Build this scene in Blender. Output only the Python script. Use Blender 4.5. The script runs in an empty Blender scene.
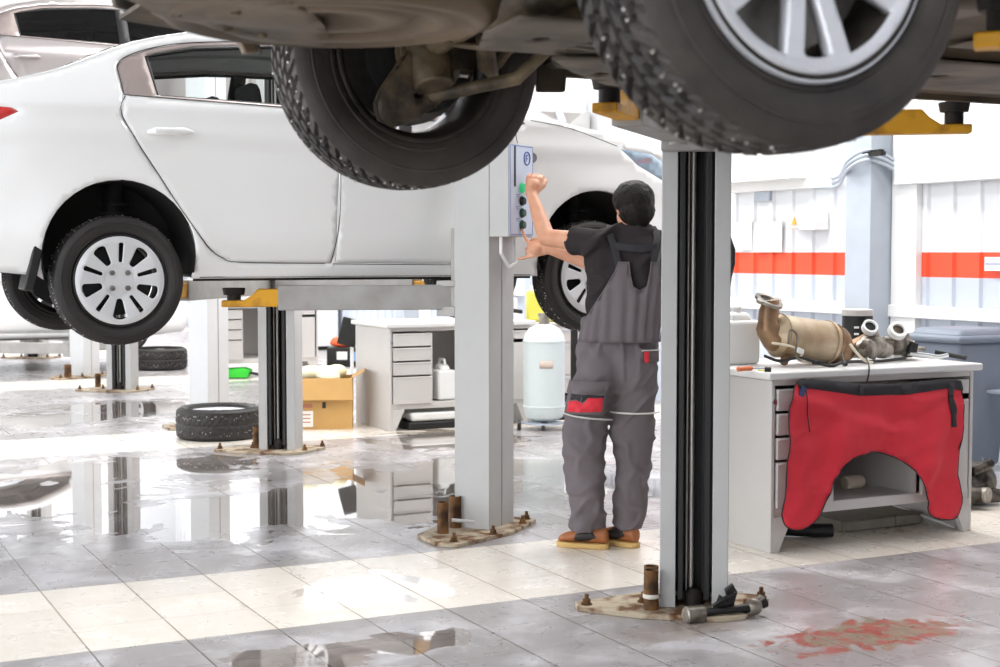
import bpy, bmesh, math, random
from math import sin, cos, pi, radians as R, sqrt, atan2
from mathutils import Vector, Matrix, noise
from mathutils.geometry import delaunay_2d_cdt
random.seed(7)
SC = bpy.context.scene
COL = SC.collection
# world x runs along the cars (towards their fronts), world y away along the row of lifts
HD = R(26.8); F = 1463.0; H = 1.41; PITCH = math.atan(80.5/F)

# ---------------------------------------------------------------- planning helpers (photo measurement -> metres)
def ray(px, py):
    a = (px-500)/F; b = (333.5-py)/F
    X = a; Y = cos(PITCH)+b*sin(PITCH); Z = -sin(PITCH)+b*cos(PITCH)
    return Vector((X*cos(HD)+Y*sin(HD), -X*sin(HD)+Y*cos(HD), Z)), Y
def at(px, py, Y):
    d, y = ray(px, py); return d*(Y/y)+Vector((0, 0, H))
def hit(px, py, axis, val):
    d, _ = ray(px, py); o = (0, 0, H)[axis]
    return d*((val-o)/d[axis])+Vector((0, 0, H))
def ground(px, py, z=0): return hit(px, py, 2, z)

# ---------------------------------------------------------------- materials
def lin(c):
    if isinstance(c, str):
        c = [int(c[i:i+2], 16)/255 for i in (0, 2, 4)]
    return tuple(((x/12.92) if x <= .04045 else ((x+.055)/1.055)**2.4) for x in c)+(1,)
MATS = {}
def mat(name, col, rough=.5, metal=0, var=.0, scale=6, col2=None, bump=0, bscale=60, coat=0, emit=0, spec=None, thr=None):
    if name in MATS: return MATS[name]
    m = bpy.data.materials.new(name); m.use_nodes = True
    nt = m.node_tree; b = nt.nodes['Principled BSDF']
    b.inputs['Base Color'].default_value = lin(col)
    b.inputs['Roughness'].default_value = rough; b.inputs['Metallic'].default_value = metal
    if spec is not None: b.inputs['Specular IOR Level'].default_value = spec
    if coat: b.inputs['Coat Weight'].default_value = coat; b.inputs['Coat Roughness'].default_value = .05
    if emit: b.inputs['Emission Color'].default_value = lin(col); b.inputs['Emission Strength'].default_value = emit
    tc = nt.nodes.new('ShaderNodeTexCoord')
    n = nt.nodes.new('ShaderNodeTexNoise'); n.inputs['Scale'].default_value = scale; n.inputs['Detail'].default_value = 6
    nt.links.new(tc.outputs['Object'], n.inputs['Vector'])
    r = nt.nodes.new('ShaderNodeValToRGB')
    c1 = lin(col)
    c2 = lin(col2) if col2 else tuple(x*(1-var) for x in c1[:3])+(1,)
    lo, hi = thr if thr else (.35, .68)
    r.color_ramp.elements[0].position = lo; r.color_ramp.elements[0].color = c2
    r.color_ramp.elements[1].position = hi; r.color_ramp.elements[1].color = c1
    nt.links.new(n.outputs['Fac'], r.inputs['Fac']); nt.links.new(r.outputs['Color'], b.inputs['Base Color'])
    if bump:
        n2 = nt.nodes.new('ShaderNodeTexNoise'); n2.inputs['Scale'].default_value = bscale; n2.inputs['Detail'].default_value = 4
        nt.links.new(tc.outputs['Object'], n2.inputs['Vector'])
        bp = nt.nodes.new('ShaderNodeBump'); bp.inputs['Strength'].default_value = bump; bp.inputs['Distance'].default_value = .01
        nt.links.new(n2.outputs['Fac'], bp.inputs['Height']); nt.links.new(bp.outputs['Normal'], b.inputs['Normal'])
    MATS[name] = m; return m
def glassmat(name, col, mixv, rough=.02):
    m = bpy.data.materials.new(name); m.use_nodes = True; nt = m.node_tree
    nt.nodes.remove(nt.nodes['Principled BSDF'])
    t = nt.nodes.new('ShaderNodeBsdfTransparent'); t.inputs['Color'].default_value = lin(col)
    g = nt.nodes.new('ShaderNodeBsdfGlossy'); g.inputs['Roughness'].default_value = rough
    mx = nt.nodes.new('ShaderNodeMixShader')
    lw = nt.nodes.new('ShaderNodeLayerWeight'); lw.inputs['Blend'].default_value = mixv
    nt.links.new(lw.outputs['Fresnel'], mx.inputs[0]); nt.links.new(t.outputs[0], mx.inputs[1]); nt.links.new(g.outputs[0], mx.inputs[2])
    nt.links.new(mx.outputs[0], nt.nodes['Material Output'].inputs['Surface'])
    MATS[name] = m; return m
M_car_white = mat('white_paint', 'f1f0ee', .22, 0, .02, 1.2, coat=.8)
M_car_silver = mat('silver_paint', 'b5aeac', .28, .5, .04, 2, coat=.6)
M_car_brown = mat('bronze_paint', '6d675f', .35, .3, .15, 3, coat=.3)
M_glass = glassmat('window_glass', 'f4f7f6', .2)
M_glass_dark = glassmat('tinted_glass', '6b6664', .3)
M_glass_vdark = glassmat('privacy_glass', '3c3836', .25)
M_trimbronze = mat('bronze_window_trim', 'a2948f', .35, .2, .08, 8)
M_black = mat('black_plastic', '141312', .5, 0, .2, 10)
M_blacksat = mat('black_gap', '0a0a0a', .7)
M_liner = mat('arch_liner', '1a1816', .75, 0, .4, 14, bump=.3, bscale=40)
M_liner2 = mat('dusty_inner_rim', '4a423a', .6, .3, .0, 9, col2='1d1a18')
M_rubber = mat('tyre_rubber', '2c2826', .55, 0, .35, 5, bump=.15, bscale=90)
M_rubber_dusty = mat('dusty_tyre_rubber', '4b443e', .62, 0, .0, 5, col2='272321', bump=.2, bscale=80)
M_stud = mat('stud_steel', 'd8d4cc', .3, .7)
M_hub = mat('silver_hubcap', 'd9d9da', .38, .25, .05, 12)
M_alloy = mat('alloy_rim', 'e6e6ea', .3, .3, .08, 10)
M_discm = mat('brake_disc_steel', '8a8580', .45, .8, .3, 20)
M_chrome = mat('chrome', 'd8d8d8', .12, 1)
M_under = mat('dusty_underbody', '6c5c46', .75, .1, .0, 4, col2='2a251f', bump=.4, bscale=22)
M_under2 = mat('muddy_pan_paint', '75624a', .5, .15, .0, 2.5, col2='3e342a', bump=.25, bscale=30)
M_underplate = mat('grey_undershield', '7b6f61', .6, .2, .0, 5, col2='4d463d', bump=.2, bscale=30)
M_iron = mat('dirty_cast_iron', '8d7b5e', .55, .25, .0, 9, col2='3a3126', bump=.4, bscale=50)
M_silencer = mat('worn_silencer_steel', '84796a', .45, .6, .0, 3, col2='4e463c', bump=.15, bscale=30)
M_post = mat('grey_lift_paint', 'bbbab8', .42, 0, .07, 4, bump=.05, bscale=40)
M_postfar = mat('pale_lift_paint', 'd2d3d4', .42, 0, .06, 4)
M_arm = mat('grey_arm_paint', 'aeaca9', .45, .1, .0, 7, col2='9d9994', bump=.1, bscale=30)
M_yellow = mat('worn_yellow_paint', 'e3a41c', .5, 0, .0, 11, col2='a8700f', thr=(.28, .5))
M_pad = mat('greasy_pad_iron', '2a2320', .6, .4, .4, 20)
M_rust = mat('rusty_tube_iron', '8a6238', .75, .3, .0, 14, col2='3d2917', bump=.4, bscale=60)
M_plate = mat('rusted_base_plate', 'b9ab94', .75, .15, .0, 12, col2='6b4523', bump=.4, bscale=60, thr=(.38, .55))
M_screw = mat('lift_screw_steel', 'b8b3ac', .35, .7, .1, 30)
M_tape = mat('white_tape', 'd6cfc4', .7)
M_panelblue = mat('pale_blue_control_panel', 'c3cde0', .4)
M_blue = mat('blue_print', '3d5aa8', .5)
M_green = mat('green_button', '2fae6f', .35, emit=.35)
M_darkgreen = mat('dark_green_button', '22483a', .4)
M_skin = mat('skin', 'dba688', .5, 0, .0, 9, col2='cc9272', bump=.05, bscale=80)
M_skin.node_tree.nodes['Principled BSDF'].inputs['Subsurface Weight'].default_value = .08
M_hair = mat('dark_brown_hair', '211917', .6, 0, .0, 40, col2='0f0b0a', spec=.25, bump=.6, bscale=130)
M_shirt = mat('charcoal_tshirt', '322d2e', .9, 0, .1, 9, spec=.2)
M_dung = mat('grey_work_cloth', '6a6265', .9, 0, .1, 8, bump=.08, bscale=180)
M_strap = mat('black_webbing', '2a282b', .8)
M_red = mat('red_cloth', 'dc2c3c', .7, 0, .12, 4, bump=.05, bscale=160)
M_piping = mat('reflective_piping', 'c9c6c2', .5)
M_shoe = mat('tan_shoe_leather', 'a5653a', .55, 0, .15, 20)
M_shoe2 = mat('black_shoe_leather', '2b2725', .55)
M_sole = mat('gum_sole', 'c9a566', .6)
M_bench = mat('pale_grey_bench_enamel', 'c9c5c1', .45, 0, .05, 3)
M_benchtop = mat('bench_top_laminate', 'dcdbd9', .38, 0, .05, 5)
M_steel = mat('galvanised_steel', 'b9c1cb', .5, .2, .08, 5)
M_white = mat('white_plastic', 'eeeeec', .4, 0, .03, 4)
M_card = mat('brown_cardboard', 'c99e60', .8, 0, .08, 5)
M_paper = mat('paper', 'efece6', .8, 0, .03, 30)
M_orange = mat('orange_plastic', 'e0743a', .4)
M_castal = mat('cast_aluminium', 'b9b2a8', .42, .65, .0, 12, col2='6f675d', bump=.3, bscale=50)
M_cat = mat('heat_tinted_steel', 'd4c3a9', .4, .6, .0, 5, col2='a78f70', bump=.12, bscale=30)
M_cat2 = mat('bronzed_heat_steel', 'a9896a', .4, .6, .0, 8, col2='6b4f38', bump=.2, bscale=40)
M_cable = mat('black_cable', '1c1a1a', .5)
M_cream = mat('cream_sleeving', 'd8cdb8', .6)
M_bin = mat('grey_blue_bin_plastic', '7b8492', .5, 0, .08, 5)
M_wallw = mat('white_wall_sheet', 'e9ebee', .5, 0, .03, 1.5)
M_wallg = mat('pale_blue_grey_wall_sheet', 'c5ccd8', .5, 0, .05, 1.5)
M_orangew = mat('orange_wall_stripe', 'f2512e', .5, 0, .04, 3)
M_tank = mat('pale_green_tank', 'd3dcdb', .35, 0, .03, 4)
M_lime = mat('yellow_green_fluid_plastic', 'dcd45a', .35, 0, .1, 5)
M_greenc = mat('green_cloth', '33c232', .7)
M_greensolid = mat('dark_engine_iron', '6d655c', .45, .6, .0, 14, col2='1e1b19', bump=.5, bscale=45)
M_wood = mat('grey_board', '8b8478', .7, 0, .2, 8)
M_redlamp = mat('red_lamp_plastic', 'c8201c', .15, coat=.8)
M_lampo = mat('pale_headlamp', '9fb6c8', .08, .3, .2, 8, coat=1)
M_lamp = glassmat('lamp_lens', 'cfe0ee', .4)
M_light = mat('lamp_diffuser', 'ffffff', .5, emit=14)
M_seat = mat('dark_seat_fabric', '2c2a2a', .8)

# ---------------------------------------------------------------- mesh helpers
class MB:
    def __init__(s): s.bm = bmesh.new(); s.mi = 0
    def _new(s, geom_faces):
        for f in geom_faces: f.material_index = s.mi
    def box(s, c, size, rz=0, rx=0, ry=0, taper=None):
        M = Matrix.Translation(Vector(c)) @ Matrix.Rotation(rz, 4, 'Z') @ Matrix.Rotation(ry, 4, 'Y') @ Matrix.Rotation(rx, 4, 'X')
        vs = []
        for z in (-.5, .5):
            k = taper if (taper and z > 0) else 1
            for x, y in ((-.5, -.5), (.5, -.5), (.5, .5), (-.5, .5)):
                vs.append(s.bm.verts.new(M @ Vector((x*size[0]*k, y*size[1]*k, z*size[2]))))
        fs = [s.bm.faces.new([vs[i] for i in q]) for q in ((3, 2, 1, 0), (4, 5, 6, 7), (0, 1, 5, 4), (1, 2, 6, 5), (2, 3, 7, 6), (3, 0, 4, 7))]
        s._new(fs); return s
    def prism(s, poly, vec, cap=True):
        n = len(poly); vec = Vector(vec)
        a = [s.bm.verts.new(Vector(p)) for p in poly]; b = [s.bm.verts.new(Vector(p)+vec) for p in poly]
        fs = [s.bm.faces.new((a[i], a[(i+1) % n], b[(i+1) % n], b[i])) for i in range(n)]
        if cap: fs += [s.bm.faces.new(a[::-1]), s.bm.faces.new(b)]
        s._new(fs); return s
    def loft(s, rings, cap=True, closed=True):
        rr = [[s.bm.verts.new(Vector(p)) for p in ring] for ring in rings]; n = len(rr[0]); fs = []
        for a, b in zip(rr, rr[1:]):
            for i in range(n if closed else n-1):
                fs.append(s.bm.faces.new((a[i], a[(i+1) % n], b[(i+1) % n], b[i])))
        if cap and closed: fs += [s.bm.faces.new(rr[0][::-1]), s.bm.faces.new(rr[-1])]
        s._new(fs); return s
    def tube(s, pts, r, n=10, cap=True):
        pts = [Vector(p) for p in pts]; rs = r if isinstance(r, (list, tuple)) else [r]*len(pts)
        rings = []; prev = None
        for i, p in enumerate(pts):
            t = (pts[min(i+1, len(pts)-1)]-pts[max(i-1, 0)])
            if t.length < 1e-9: t = Vector((0, 0, 1))
            t.normalize()
            if prev is None:
                prev = t.orthogonal().normalized()
            a = (prev-t*prev.dot(t))
            if a.length < 1e-6: a = t.orthogonal()
            a.normalize(); prev = a; b = t.cross(a)
            rings.append([p+(a*cos(2*pi*k/n)+b*sin(2*pi*k/n))*rs[i] for k in range(n)])
        return s.loft(rings, cap)
    def lathe(s, prof, c=(0, 0, 0), axis='Z', n=32, cap=True, M=None):
        rings = []
        for h, r in prof:
            ring = []
            for k in range(n):
                a = 2*pi*k/n; p = Vector((cos(a)*r, sin(a)*r, h))
                if axis == 'Y': p = Vector((p.x, h, -p.y))
                if axis == 'X': p = Vector((h, p.x, p.y))
                if M: p = M @ p
                ring.append(p+Vector(c))
            rings.append(ring)
        return s.loft(rings, cap)
    def ell(s, c, r, n=16, m=10, M=None):
        rings = []
        for j in range(1, m):
            t = pi*j/m; ring = []
            for k in range(n):
                a = 2*pi*k/n; p = Vector((r[0]*sin(t)*cos(a), r[1]*sin(t)*sin(a), -r[2]*cos(t)))
                if M: p = M @ p
                ring.append(p+Vector(c))
            rings.append(ring)
        return s.loft(rings)
    def cap2(s, p, q, r1, r2, n=14):   # tapered capsule
        p = Vector(p); q = Vector(q); d = q-p; L = d.length; d.normalize()
        pts = []; rs = []
        for k in range(1, 5): t = pi/2*k/5; pts.append(p-d*r1*cos(t)); rs.append(r1*sin(t))
        for k in range(5): pts.append(p+d*L*k/4); rs.append(r1+(r2-r1)*k/4)
        for k in range(4, 0, -1): t = pi/2*k/5; pts.append(q+d*r2*cos(t)); rs.append(r2*sin(t))
        return s.tube(pts, rs, n)
    def build(s, name, mats, parent=None, bevel=0, smooth=True, seg=2, loc=None, ang=35):
        bmesh.ops.recalc_face_normals(s.bm, faces=s.bm.faces)
        me = bpy.data.meshes.new(name); s.bm.to_mesh(me); s.bm.free()
        for m in (mats if isinstance(mats, (list, tuple)) else [mats]): me.materials.append(m)
        o = bpy.data.objects.new(name, me); COL.objects.link(o)
        if parent: o.parent = parent
        if loc: o.location = loc
        if bevel:
            b = o.modifiers.new('b', 'BEVEL'); b.width = bevel; b.segments = seg; b.limit_method = 'ANGLE'; b.angle_limit = R(40)
        if smooth:
            for p in me.polygons: p.use_smooth = True
            try: me.set_sharp_from_angle(angle=R(ang))
            except Exception: pass
        return o
def tag(o, label=None, cat=None, group=None, kind=None):
    for k, v in (('label', label), ('category', cat), ('group', group), ('kind', kind)):
        if v: o[k] = v
    return o
def empty(name, loc, rz, label, cat, group=None):
    o = bpy.data.objects.new(name, None); COL.objects.link(o); o.empty_display_size = .1
    o.location = loc; o.rotation_euler = (0, 0, rz); return tag(o, label, cat, group)
def copy_tree(o, parent=None):
    c = o.copy(); COL.objects.link(c); c.parent = parent
    for ch in [x for x in COL.objects if x.parent == o]: copy_tree(ch, c)
    return c
def mod_remesh(o, vs, smooth=2):
    m = o.modifiers.new('r', 'REMESH'); m.mode = 'VOXEL'; m.voxel_size = vs; m.use_smooth_shade = True
    if smooth:
        s_ = o.modifiers.new('s', 'SMOOTH'); s_.factor = .6; s_.iterations = smooth
def mod_disp(o, size, strength, axis_scale=None):
    t = bpy.data.textures.new('folds', 'CLOUDS'); t.noise_scale = size; t.noise_depth = 2
    d = o.modifiers.new('d', 'DISPLACE'); d.texture = t; d.strength = strength; d.mid_level = .5
    if axis_scale:
        e = bpy.data.objects.new('fold_direction', None)
    return d
def inpoly(p, poly):
    x, y = p; c = False; n = len(poly); j = n-1
    for i in range(n):
        xi, yi = poly[i]; xj, yj = poly[j]
        if (yi > y) != (yj > y) and x < (xj-xi)*(y-yi)/(yj-yi)+xi: c = not c
        j = i
    return c
def resample(poly, step, closed=True):
    out = []; n = len(poly)
    for i in range(n if closed else n-1):
        a = poly[i]; b = poly[(i+1) % n]; L = math.hypot(b[0]-a[0], b[1]-a[1]); k = max(1, int(math.ceil(L/step)))
        for t in range(k): out.append((a[0]+(b[0]-a[0])*t/k, a[1]+(b[1]-a[1])*t/k))
    if not closed: out.append(poly[-1])
    return out
def smoothc(pts, closed=False, k=4):   # Catmull-Rom
    n = len(pts); out = []
    rng = range(n) if closed else range(n-1)
    for i in rng:
        g = (lambda j: pts[j % n]) if closed else (lambda j: pts[max(0, min(n-1, j))])
        p0, p1, p2, p3 = g(i-1), g(i), g(i+1), g(i+2)
        for t_ in range(k):
            t = t_/k
            out.append(tuple(.5*((2*p1[d])+(-p0[d]+p2[d])*t+(2*p0[d]-5*p1[d]+4*p2[d]-p3[d])*t*t+(-p0[d]+3*p1[d]-3*p2[d]+p3[d])*t**3) for d in range(len(p1))))
    if not closed: out.append(tuple(pts[-1]))
    return out
def cdt(polys, step, outer):
    vs = []; es = []
    for poly in polys:
        r = resample(poly, step); b = len(vs); vs += r; es += [(b+i, b+(i+1) % len(r)) for i in range(len(r))]
    nb = len(vs); xs = [p[0] for p in outer]; ys = [p[1] for p in outer]
    cells = {}
    for p in vs: cells.setdefault((int(p[0]//step), int(p[1]//step)), []).append(p)
    j = 0; y = min(ys)+step*.5
    while y < max(ys):
        x = min(xs)+step*(.5 if j % 2 else 1)
        while x < max(xs):
            if inpoly((x, y), outer):
                cx, cy = int(x//step), int(y//step); ok = True
                for dx in (-1, 0, 1):
                    for dy in (-1, 0, 1):
                        for q in cells.get((cx+dx, cy+dy), ()):
                            if (q[0]-x)**2+(q[1]-y)**2 < (step*.5)**2: ok = False; break
                if ok: vs.append((x, y))
            x += step
        y += step*.87; j += 1
    ov, oe, of, *_ = delaunay_2d_cdt([Vector(v) for v in vs], es, [], 0, 1e-5)
    return ov, of
def patch(outer, holes, step, fn, name, mats, parent=None, thick=0, smooth=True):
    ov, of = cdt([outer]+holes, step, outer)
    mb = MB(); used = {}
    for f in of:
        c = (sum(ov[i][0] for i in f)/3, sum(ov[i][1] for i in f)/3)
        if not inpoly(c, outer) or any(inpoly(c, h) for h in holes): continue
        for i in f:
            if i not in used: used[i] = mb.bm.verts.new(Vector(fn(ov[i][0], ov[i][1])))
        try: mb.bm.faces.new([used[i] for i in f])
        except ValueError: pass
    o = mb.build(name, mats, parent, smooth=smooth, ang=60)
    if thick:
        s = o.modifiers.new('t', 'SOLIDIFY'); s.thickness = thick; s.offset = 0
    return o
def circ(cx, cy, r, n=48, a0=0, a1=2*pi, ry=None):
    return [(cx+r*cos(a0+(a1-a0)*k/n), cy+(ry or r)*sin(a0+(a1-a0)*k/n)) for k in range(n)]

# ---------------------------------------------------------------- the room
def floor_material():
    m = bpy.data.materials.new('tiled_floor'); m.use_nodes = True; nt = m.node_tree; N = nt.nodes; L = nt.links
    b = N['Principled BSDF']
    def math_(op, a, c=None, v=None, v0=None):
        n = N.new('ShaderNodeMath'); n.operation = op
        if a is not None: L.new(a, n.inputs[0])
        if v0 is not None: n.inputs[0].default_value = v0
        if c is not None: L.new(c, n.inputs[1])
        if v is not None: n.inputs[1].default_value = v
        return n.outputs[0]
    tc = N.new('ShaderNodeTexCoord'); sx = N.new('ShaderNodeSeparateXYZ'); L.new(tc.outputs['Object'], sx.inputs[0])
    T = .3467
    def mixc(f, c1, c2):
        n = N.new('ShaderNodeMix'); n.data_type = 'RGBA'
        if hasattr(f, 'links') or hasattr(f, 'node'): L.new(f, n.inputs['Factor'])
        for k, c in ((6, c1), (7, c2)):
            if isinstance(c, tuple): n.inputs[k].default_value = c
            else: L.new(c, n.inputs[k])
        return n.outputs[2]
    def noise_(scale, det=5, dis=0, vec=None, rough=.55):
        n = N.new('ShaderNodeTexNoise'); n.inputs['Scale'].default_value = scale; n.inputs['Detail'].default_value = det
        n.inputs['Distortion'].default_value = dis; n.inputs['Roughness'].default_value = rough
        L.new(vec or tc.outputs['Object'], n.inputs['Vector']); return n.outputs['Fac']
    def ramp(f, lo, hi):
        n = N.new('ShaderNodeMapRange'); n.interpolation_type = 'SMOOTHSTEP'
        n.inputs['From Min'].default_value = lo; n.inputs['From Max'].default_value = hi; L.new(f, n.inputs['Value']); return n.outputs[0]
    # grout
    def grout(coord, off):
        a = math_('ADD', coord, v=off+100*T); a = math_('DIVIDE', a, v=T); fr = math_('FRACT', a)
        d = math_('SUBTRACT', fr, v=.5); d = math_('ABSOLUTE', d); return ramp(d, .487, .4945), math_('FLOOR', a)
    gx, ix = grout(sx.outputs['X'], .03); gy, iy = grout(sx.outputs['Y'], -5.22)
    g = math_('MAXIMUM', gx, math_('MULTIPLY', gy, v=.4))
    zone = math_('ADD', sx.outputs['Y'], v=-5.22+52.0); zone = math_('MODULO', zone, v=5.2); zone = math_('LESS_THAN', zone, v=1.04)
    cmb = N.new('ShaderNodeCombineXYZ'); L.new(ix, cmb.inputs[0]); L.new(iy, cmb.inputs[1])
    wn = N.new('ShaderNodeTexWhiteNoise'); L.new(cmb.outputs[0], wn.inputs['Vector'])
    cl = noise_(2.2, 8, .4); fine = noise_(9, 8, .8)
    white = mixc(fine, lin('f4eee4'), lin('dfd5c6')); grey = mixc(fine, lin('a9a5a5'), lin('908b8a'))
    greyw = mixc(ramp(cl, .45, .7), grey, lin('cbc8ca'))
    base = mixc(zone, greyw, white)
    tv = N.new('ShaderNodeMapRange'); L.new(wn.outputs['Value'], tv.inputs['Value']); tv.inputs['To Min'].default_value = .90; tv.inputs['To Max'].default_value = 1.04
    vm = N.new('ShaderNodeVectorMath'); vm.operation = 'SCALE'; L.new(base, vm.inputs[0]); L.new(tv.outputs[0], vm.inputs['Scale'])
    base = vm.outputs[0]
    dirt = ramp(noise_(3.3, 10, 1.2), .62, .78); base = mixc(math_('MULTIPLY', dirt, v=.45), base, lin('6e655e'))
    # blobs: (x, y, radius, weight)
    def blob(x, y, rx, ry):
        n = N.new('ShaderNodeMapping'); n.vector_type = 'POINT'
        n.inputs['Location'].default_value = (-x/rx, -y/ry, 0); n.inputs['Scale'].default_value = (1/rx, 1/ry, 1)
        L.new(tc.outputs['Object'], n.inputs[0])
        ln = N.new('ShaderNodeVectorMath'); ln.operation = 'LENGTH'; L.new(n.outputs[0], ln.inputs[0])
        mr = N.new('ShaderNodeMapRange'); mr.inputs['From Min'].default_value = 0; mr.inputs['From Max'].default_value = 1.6
        mr.inputs['To Min'].default_value = 1; mr.inputs['To Max'].default_value = 0; L.new(ln.outputs['Value'], mr.inputs['Value']); return mr.outputs[0]
    def gpx(px, py): p = ground(px, py); return p.x, p.y
    spots = []
    for (px, py, rx, ry) in WET: x, y = gpx(px, py); spots.append((x, y, rx, ry))
    acc = None
    for s_ in spots:
        q = blob(*s_); acc = q if acc is None else math_('MAXIMUM', acc, q)
    wetn = noise_(2.3, 6, .9)
    w = math_('ADD', acc, math_('MULTIPLY', math_('SUBTRACT', wetn, v=.5), v=1.5))
    wet = ramp(w, .60, .63)
    damp = ramp(math_('ADD', acc, math_('MULTIPLY', math_('SUBTRACT', noise_(1.7, 4, .5), v=.5), v=1.4)), .38, .5)
    # rusty patch
    x, y = gpx(875, 634); rb = blob(x, y, .48, .20)
    rs = math_('ADD', rb, math_('MULTIPLY', math_('SUBTRACT', noise_(6, 8, 1.5), v=.5), v=1.6)); rs = ramp(rs, .40, .62)
    rsc = mixc(ramp(noise_(13, 8, 1), .45, .55), lin('8c7f6a'), lin('a04c3e'))
    base = mixc(math_('MULTIPLY', rs, v=.95), base, rsc)
    x, y = gpx(690, 628); rb2 = blob(x, y, .40, .25); r2 = ramp(math_('ADD', rb2, math_('MULTIPLY', math_('SUBTRACT', noise_(5, 8, 1), v=.5), v=1.2)), .45, .9)
    base = mixc(math_('MULTIPLY', r2, v=.4), base, lin('8c7050'))
    groutc = mixc(zone, lin('5d544c'), lin('8f7f6d'))
    base = mixc(g, base, groutc)
    wetc = N.new('ShaderNodeVectorMath'); wetc.operation = 'MULTIPLY'; L.new(base, wetc.inputs[0]); wetc.inputs[1].default_value = (.72, .66, .60)
    base = mixc(wet, base, wetc.outputs[0])
    L.new(base, b.inputs['Base Color'])
    rr = N.new('ShaderNodeMapRange'); L.new(fine, rr.inputs['Value']); rr.inputs['To Min'].default_value = .20; rr.inputs['To Max'].default_value = .38
    r1 = math_('SUBTRACT', rr.outputs[0], math_('MULTIPLY', damp, v=.13)); wr = N.new('ShaderNodeMix'); wr.data_type = 'FLOAT'
    L.new(wet, wr.inputs[0]); L.new(r1, wr.inputs[2]); wr.inputs[3].default_value = .025; L.new(wr.outputs[0], b.inputs['Roughness'])
    sp = N.new('ShaderNodeMapRange'); L.new(wet, sp.inputs['Value']); sp.inputs['To Min'].default_value = .5; sp.inputs['To Max'].default_value = .9
    L.new(sp.outputs[0], b.inputs['Specular IOR Level'])
    L.new(math_('MULTIPLY', wet, v=.6), b.inputs['Coat Weight']); b.inputs['Coat Roughness'].default_value = .02
    bp = N.new('ShaderNodeBump'); bp.inputs['Strength'].default_value = .35; bp.inputs['Distance'].default_value = .004
    hgt = math_('ADD', math_('MULTIPLY', g, v=-1.), math_('MULTIPLY', fine, v=.25))
    dry = math_('SUBTRACT', None, wet, v0=1.0)
    L.new(math_('MULTIPLY', hgt, dry), bp.inputs['Height']); L.new(bp.outputs['Normal'], b.inputs['Normal'])
    return m
WET = [(60, 500, 1.3, 1.1), (210, 515, 1.3, 1.0), (330, 500, 1.2, 1.1), (430, 480, 1.1, 1.0), (120, 470, 1.3, .8), (30, 420, 1.2, .8), (120, 410, 1.3, .9), (540, 470, .6, .9), (350, 590, .45, .35), (400, 640, .35, .3), (450, 440, .9, 1.0), (590, 480, .6, .8), (300, 655, .5, .25)]
WALLX = 7.6; FARY = 30; CEIL = 5.6; XL = -6.0; YN = -5
mb = MB(); mb.box(((XL+WALLX)/2, (FARY+YN)/2, -.05), (WALLX-XL, FARY-YN, .1))
fl = mb.build('floor', floor_material(), smooth=False); fl['kind'] = 'structure'
def corrugated(name, p0, dirv, length, z0, z1, m, pitch=.26, depth=.025, nrm=(-1, 0, 0)):
    d = Vector(dirv); n = Vector(nrm); pts = []; s = 0
    while s < length:
        for ds, h in ((0, 0), (.30, 0), (.36, 1), (.44, 1), (.5, 0)):
            q = s+ds*pitch*2
            if q <= length: pts.append(Vector(p0)+d*q+n*h*depth)
        s += pitch
    pts = sorted(pts, key=lambda v: (v-Vector(p0)).dot(d))
    mb = MB(); mb.loft([[Vector((p.x, p.y, z)) for p in pts] for z in (z0, z1)], cap=False, closed=False)
    return mb
def sheet(name, y0, y1, z0, z1, m, x=WALLX, pitch=.26):
    mb = MB(); pts = []; s = y0
    while s < y1:
        for f_, h in ((.0, 0), (.40, 0), (.46, .022), (.64, .022), (.70, 0)):
            q = s+f_*pitch
            if q < y1: pts.append((x-h, q))
        s += pitch
    pts.append((x, y1))
    mb.loft([[Vector((a, b, z)) for a, b in pts] for z in (z0, z1)], cap=False, closed=False)
    return mb.build(name, m, smooth=False)
w = sheet('wall_right', YN, FARY, 1.415, CEIL, M_wallw); w['kind'] = 'structure'
w = sheet('wall_right', YN, FARY, 1.235, 1.415, M_orangew); w['kind'] = 'structure'
w = sheet('wall_right', YN, FARY, 0, 1.235, M_wallg); w['kind'] = 'structure'
mb = MB(); mb.box((WALLX-.05, (FARY+YN)/2, .98), (.08, FARY-YN, .09)); w = mb.build('trim_1', M_white, bevel=.005); w['kind'] = 'structure'
mb = MB(); mb.box(((XL+WALLX)/2, FARY+.05, CEIL/2), (WALLX-XL, .1, CEIL)); w = mb.build('wall_far', M_wallw, smooth=False); w['kind'] = 'structure'
mb = MB(); mb.box(((XL+WALLX)/2, YN-.05, CEIL/2), (WALLX-XL, .1, CEIL)); w = mb.build('wall_near', M_wallw, smooth=False); w['kind'] = 'structure'
mb = MB(); mb.box(((XL+WALLX)/2, (FARY+YN)/2, CEIL+.05), (WALLX-XL, FARY-YN, .1)); w = mb.build('ceiling', M_wallw, smooth=False); w['kind'] = 'structure'
# strip lights added on the ceiling, out of view, to light the hall
for i, y in enumerate((9, 14.2, 19.4, 24.6)):
    e = empty('unseen_ceiling_light', (3.3, y, CEIL-.10), 0, 'long white strip light added on the unseen ceiling above the lift row', 'ceiling light', 'added strip lights on the unseen ceiling')
    a = MB().box((0, 0, .05), (.3, 2.4, .08)).build('housing', M_white, e)
    a = MB().box((0, 0, 0), (.24, 2.3, .03)).build('diffuser', M_light, e)

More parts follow.
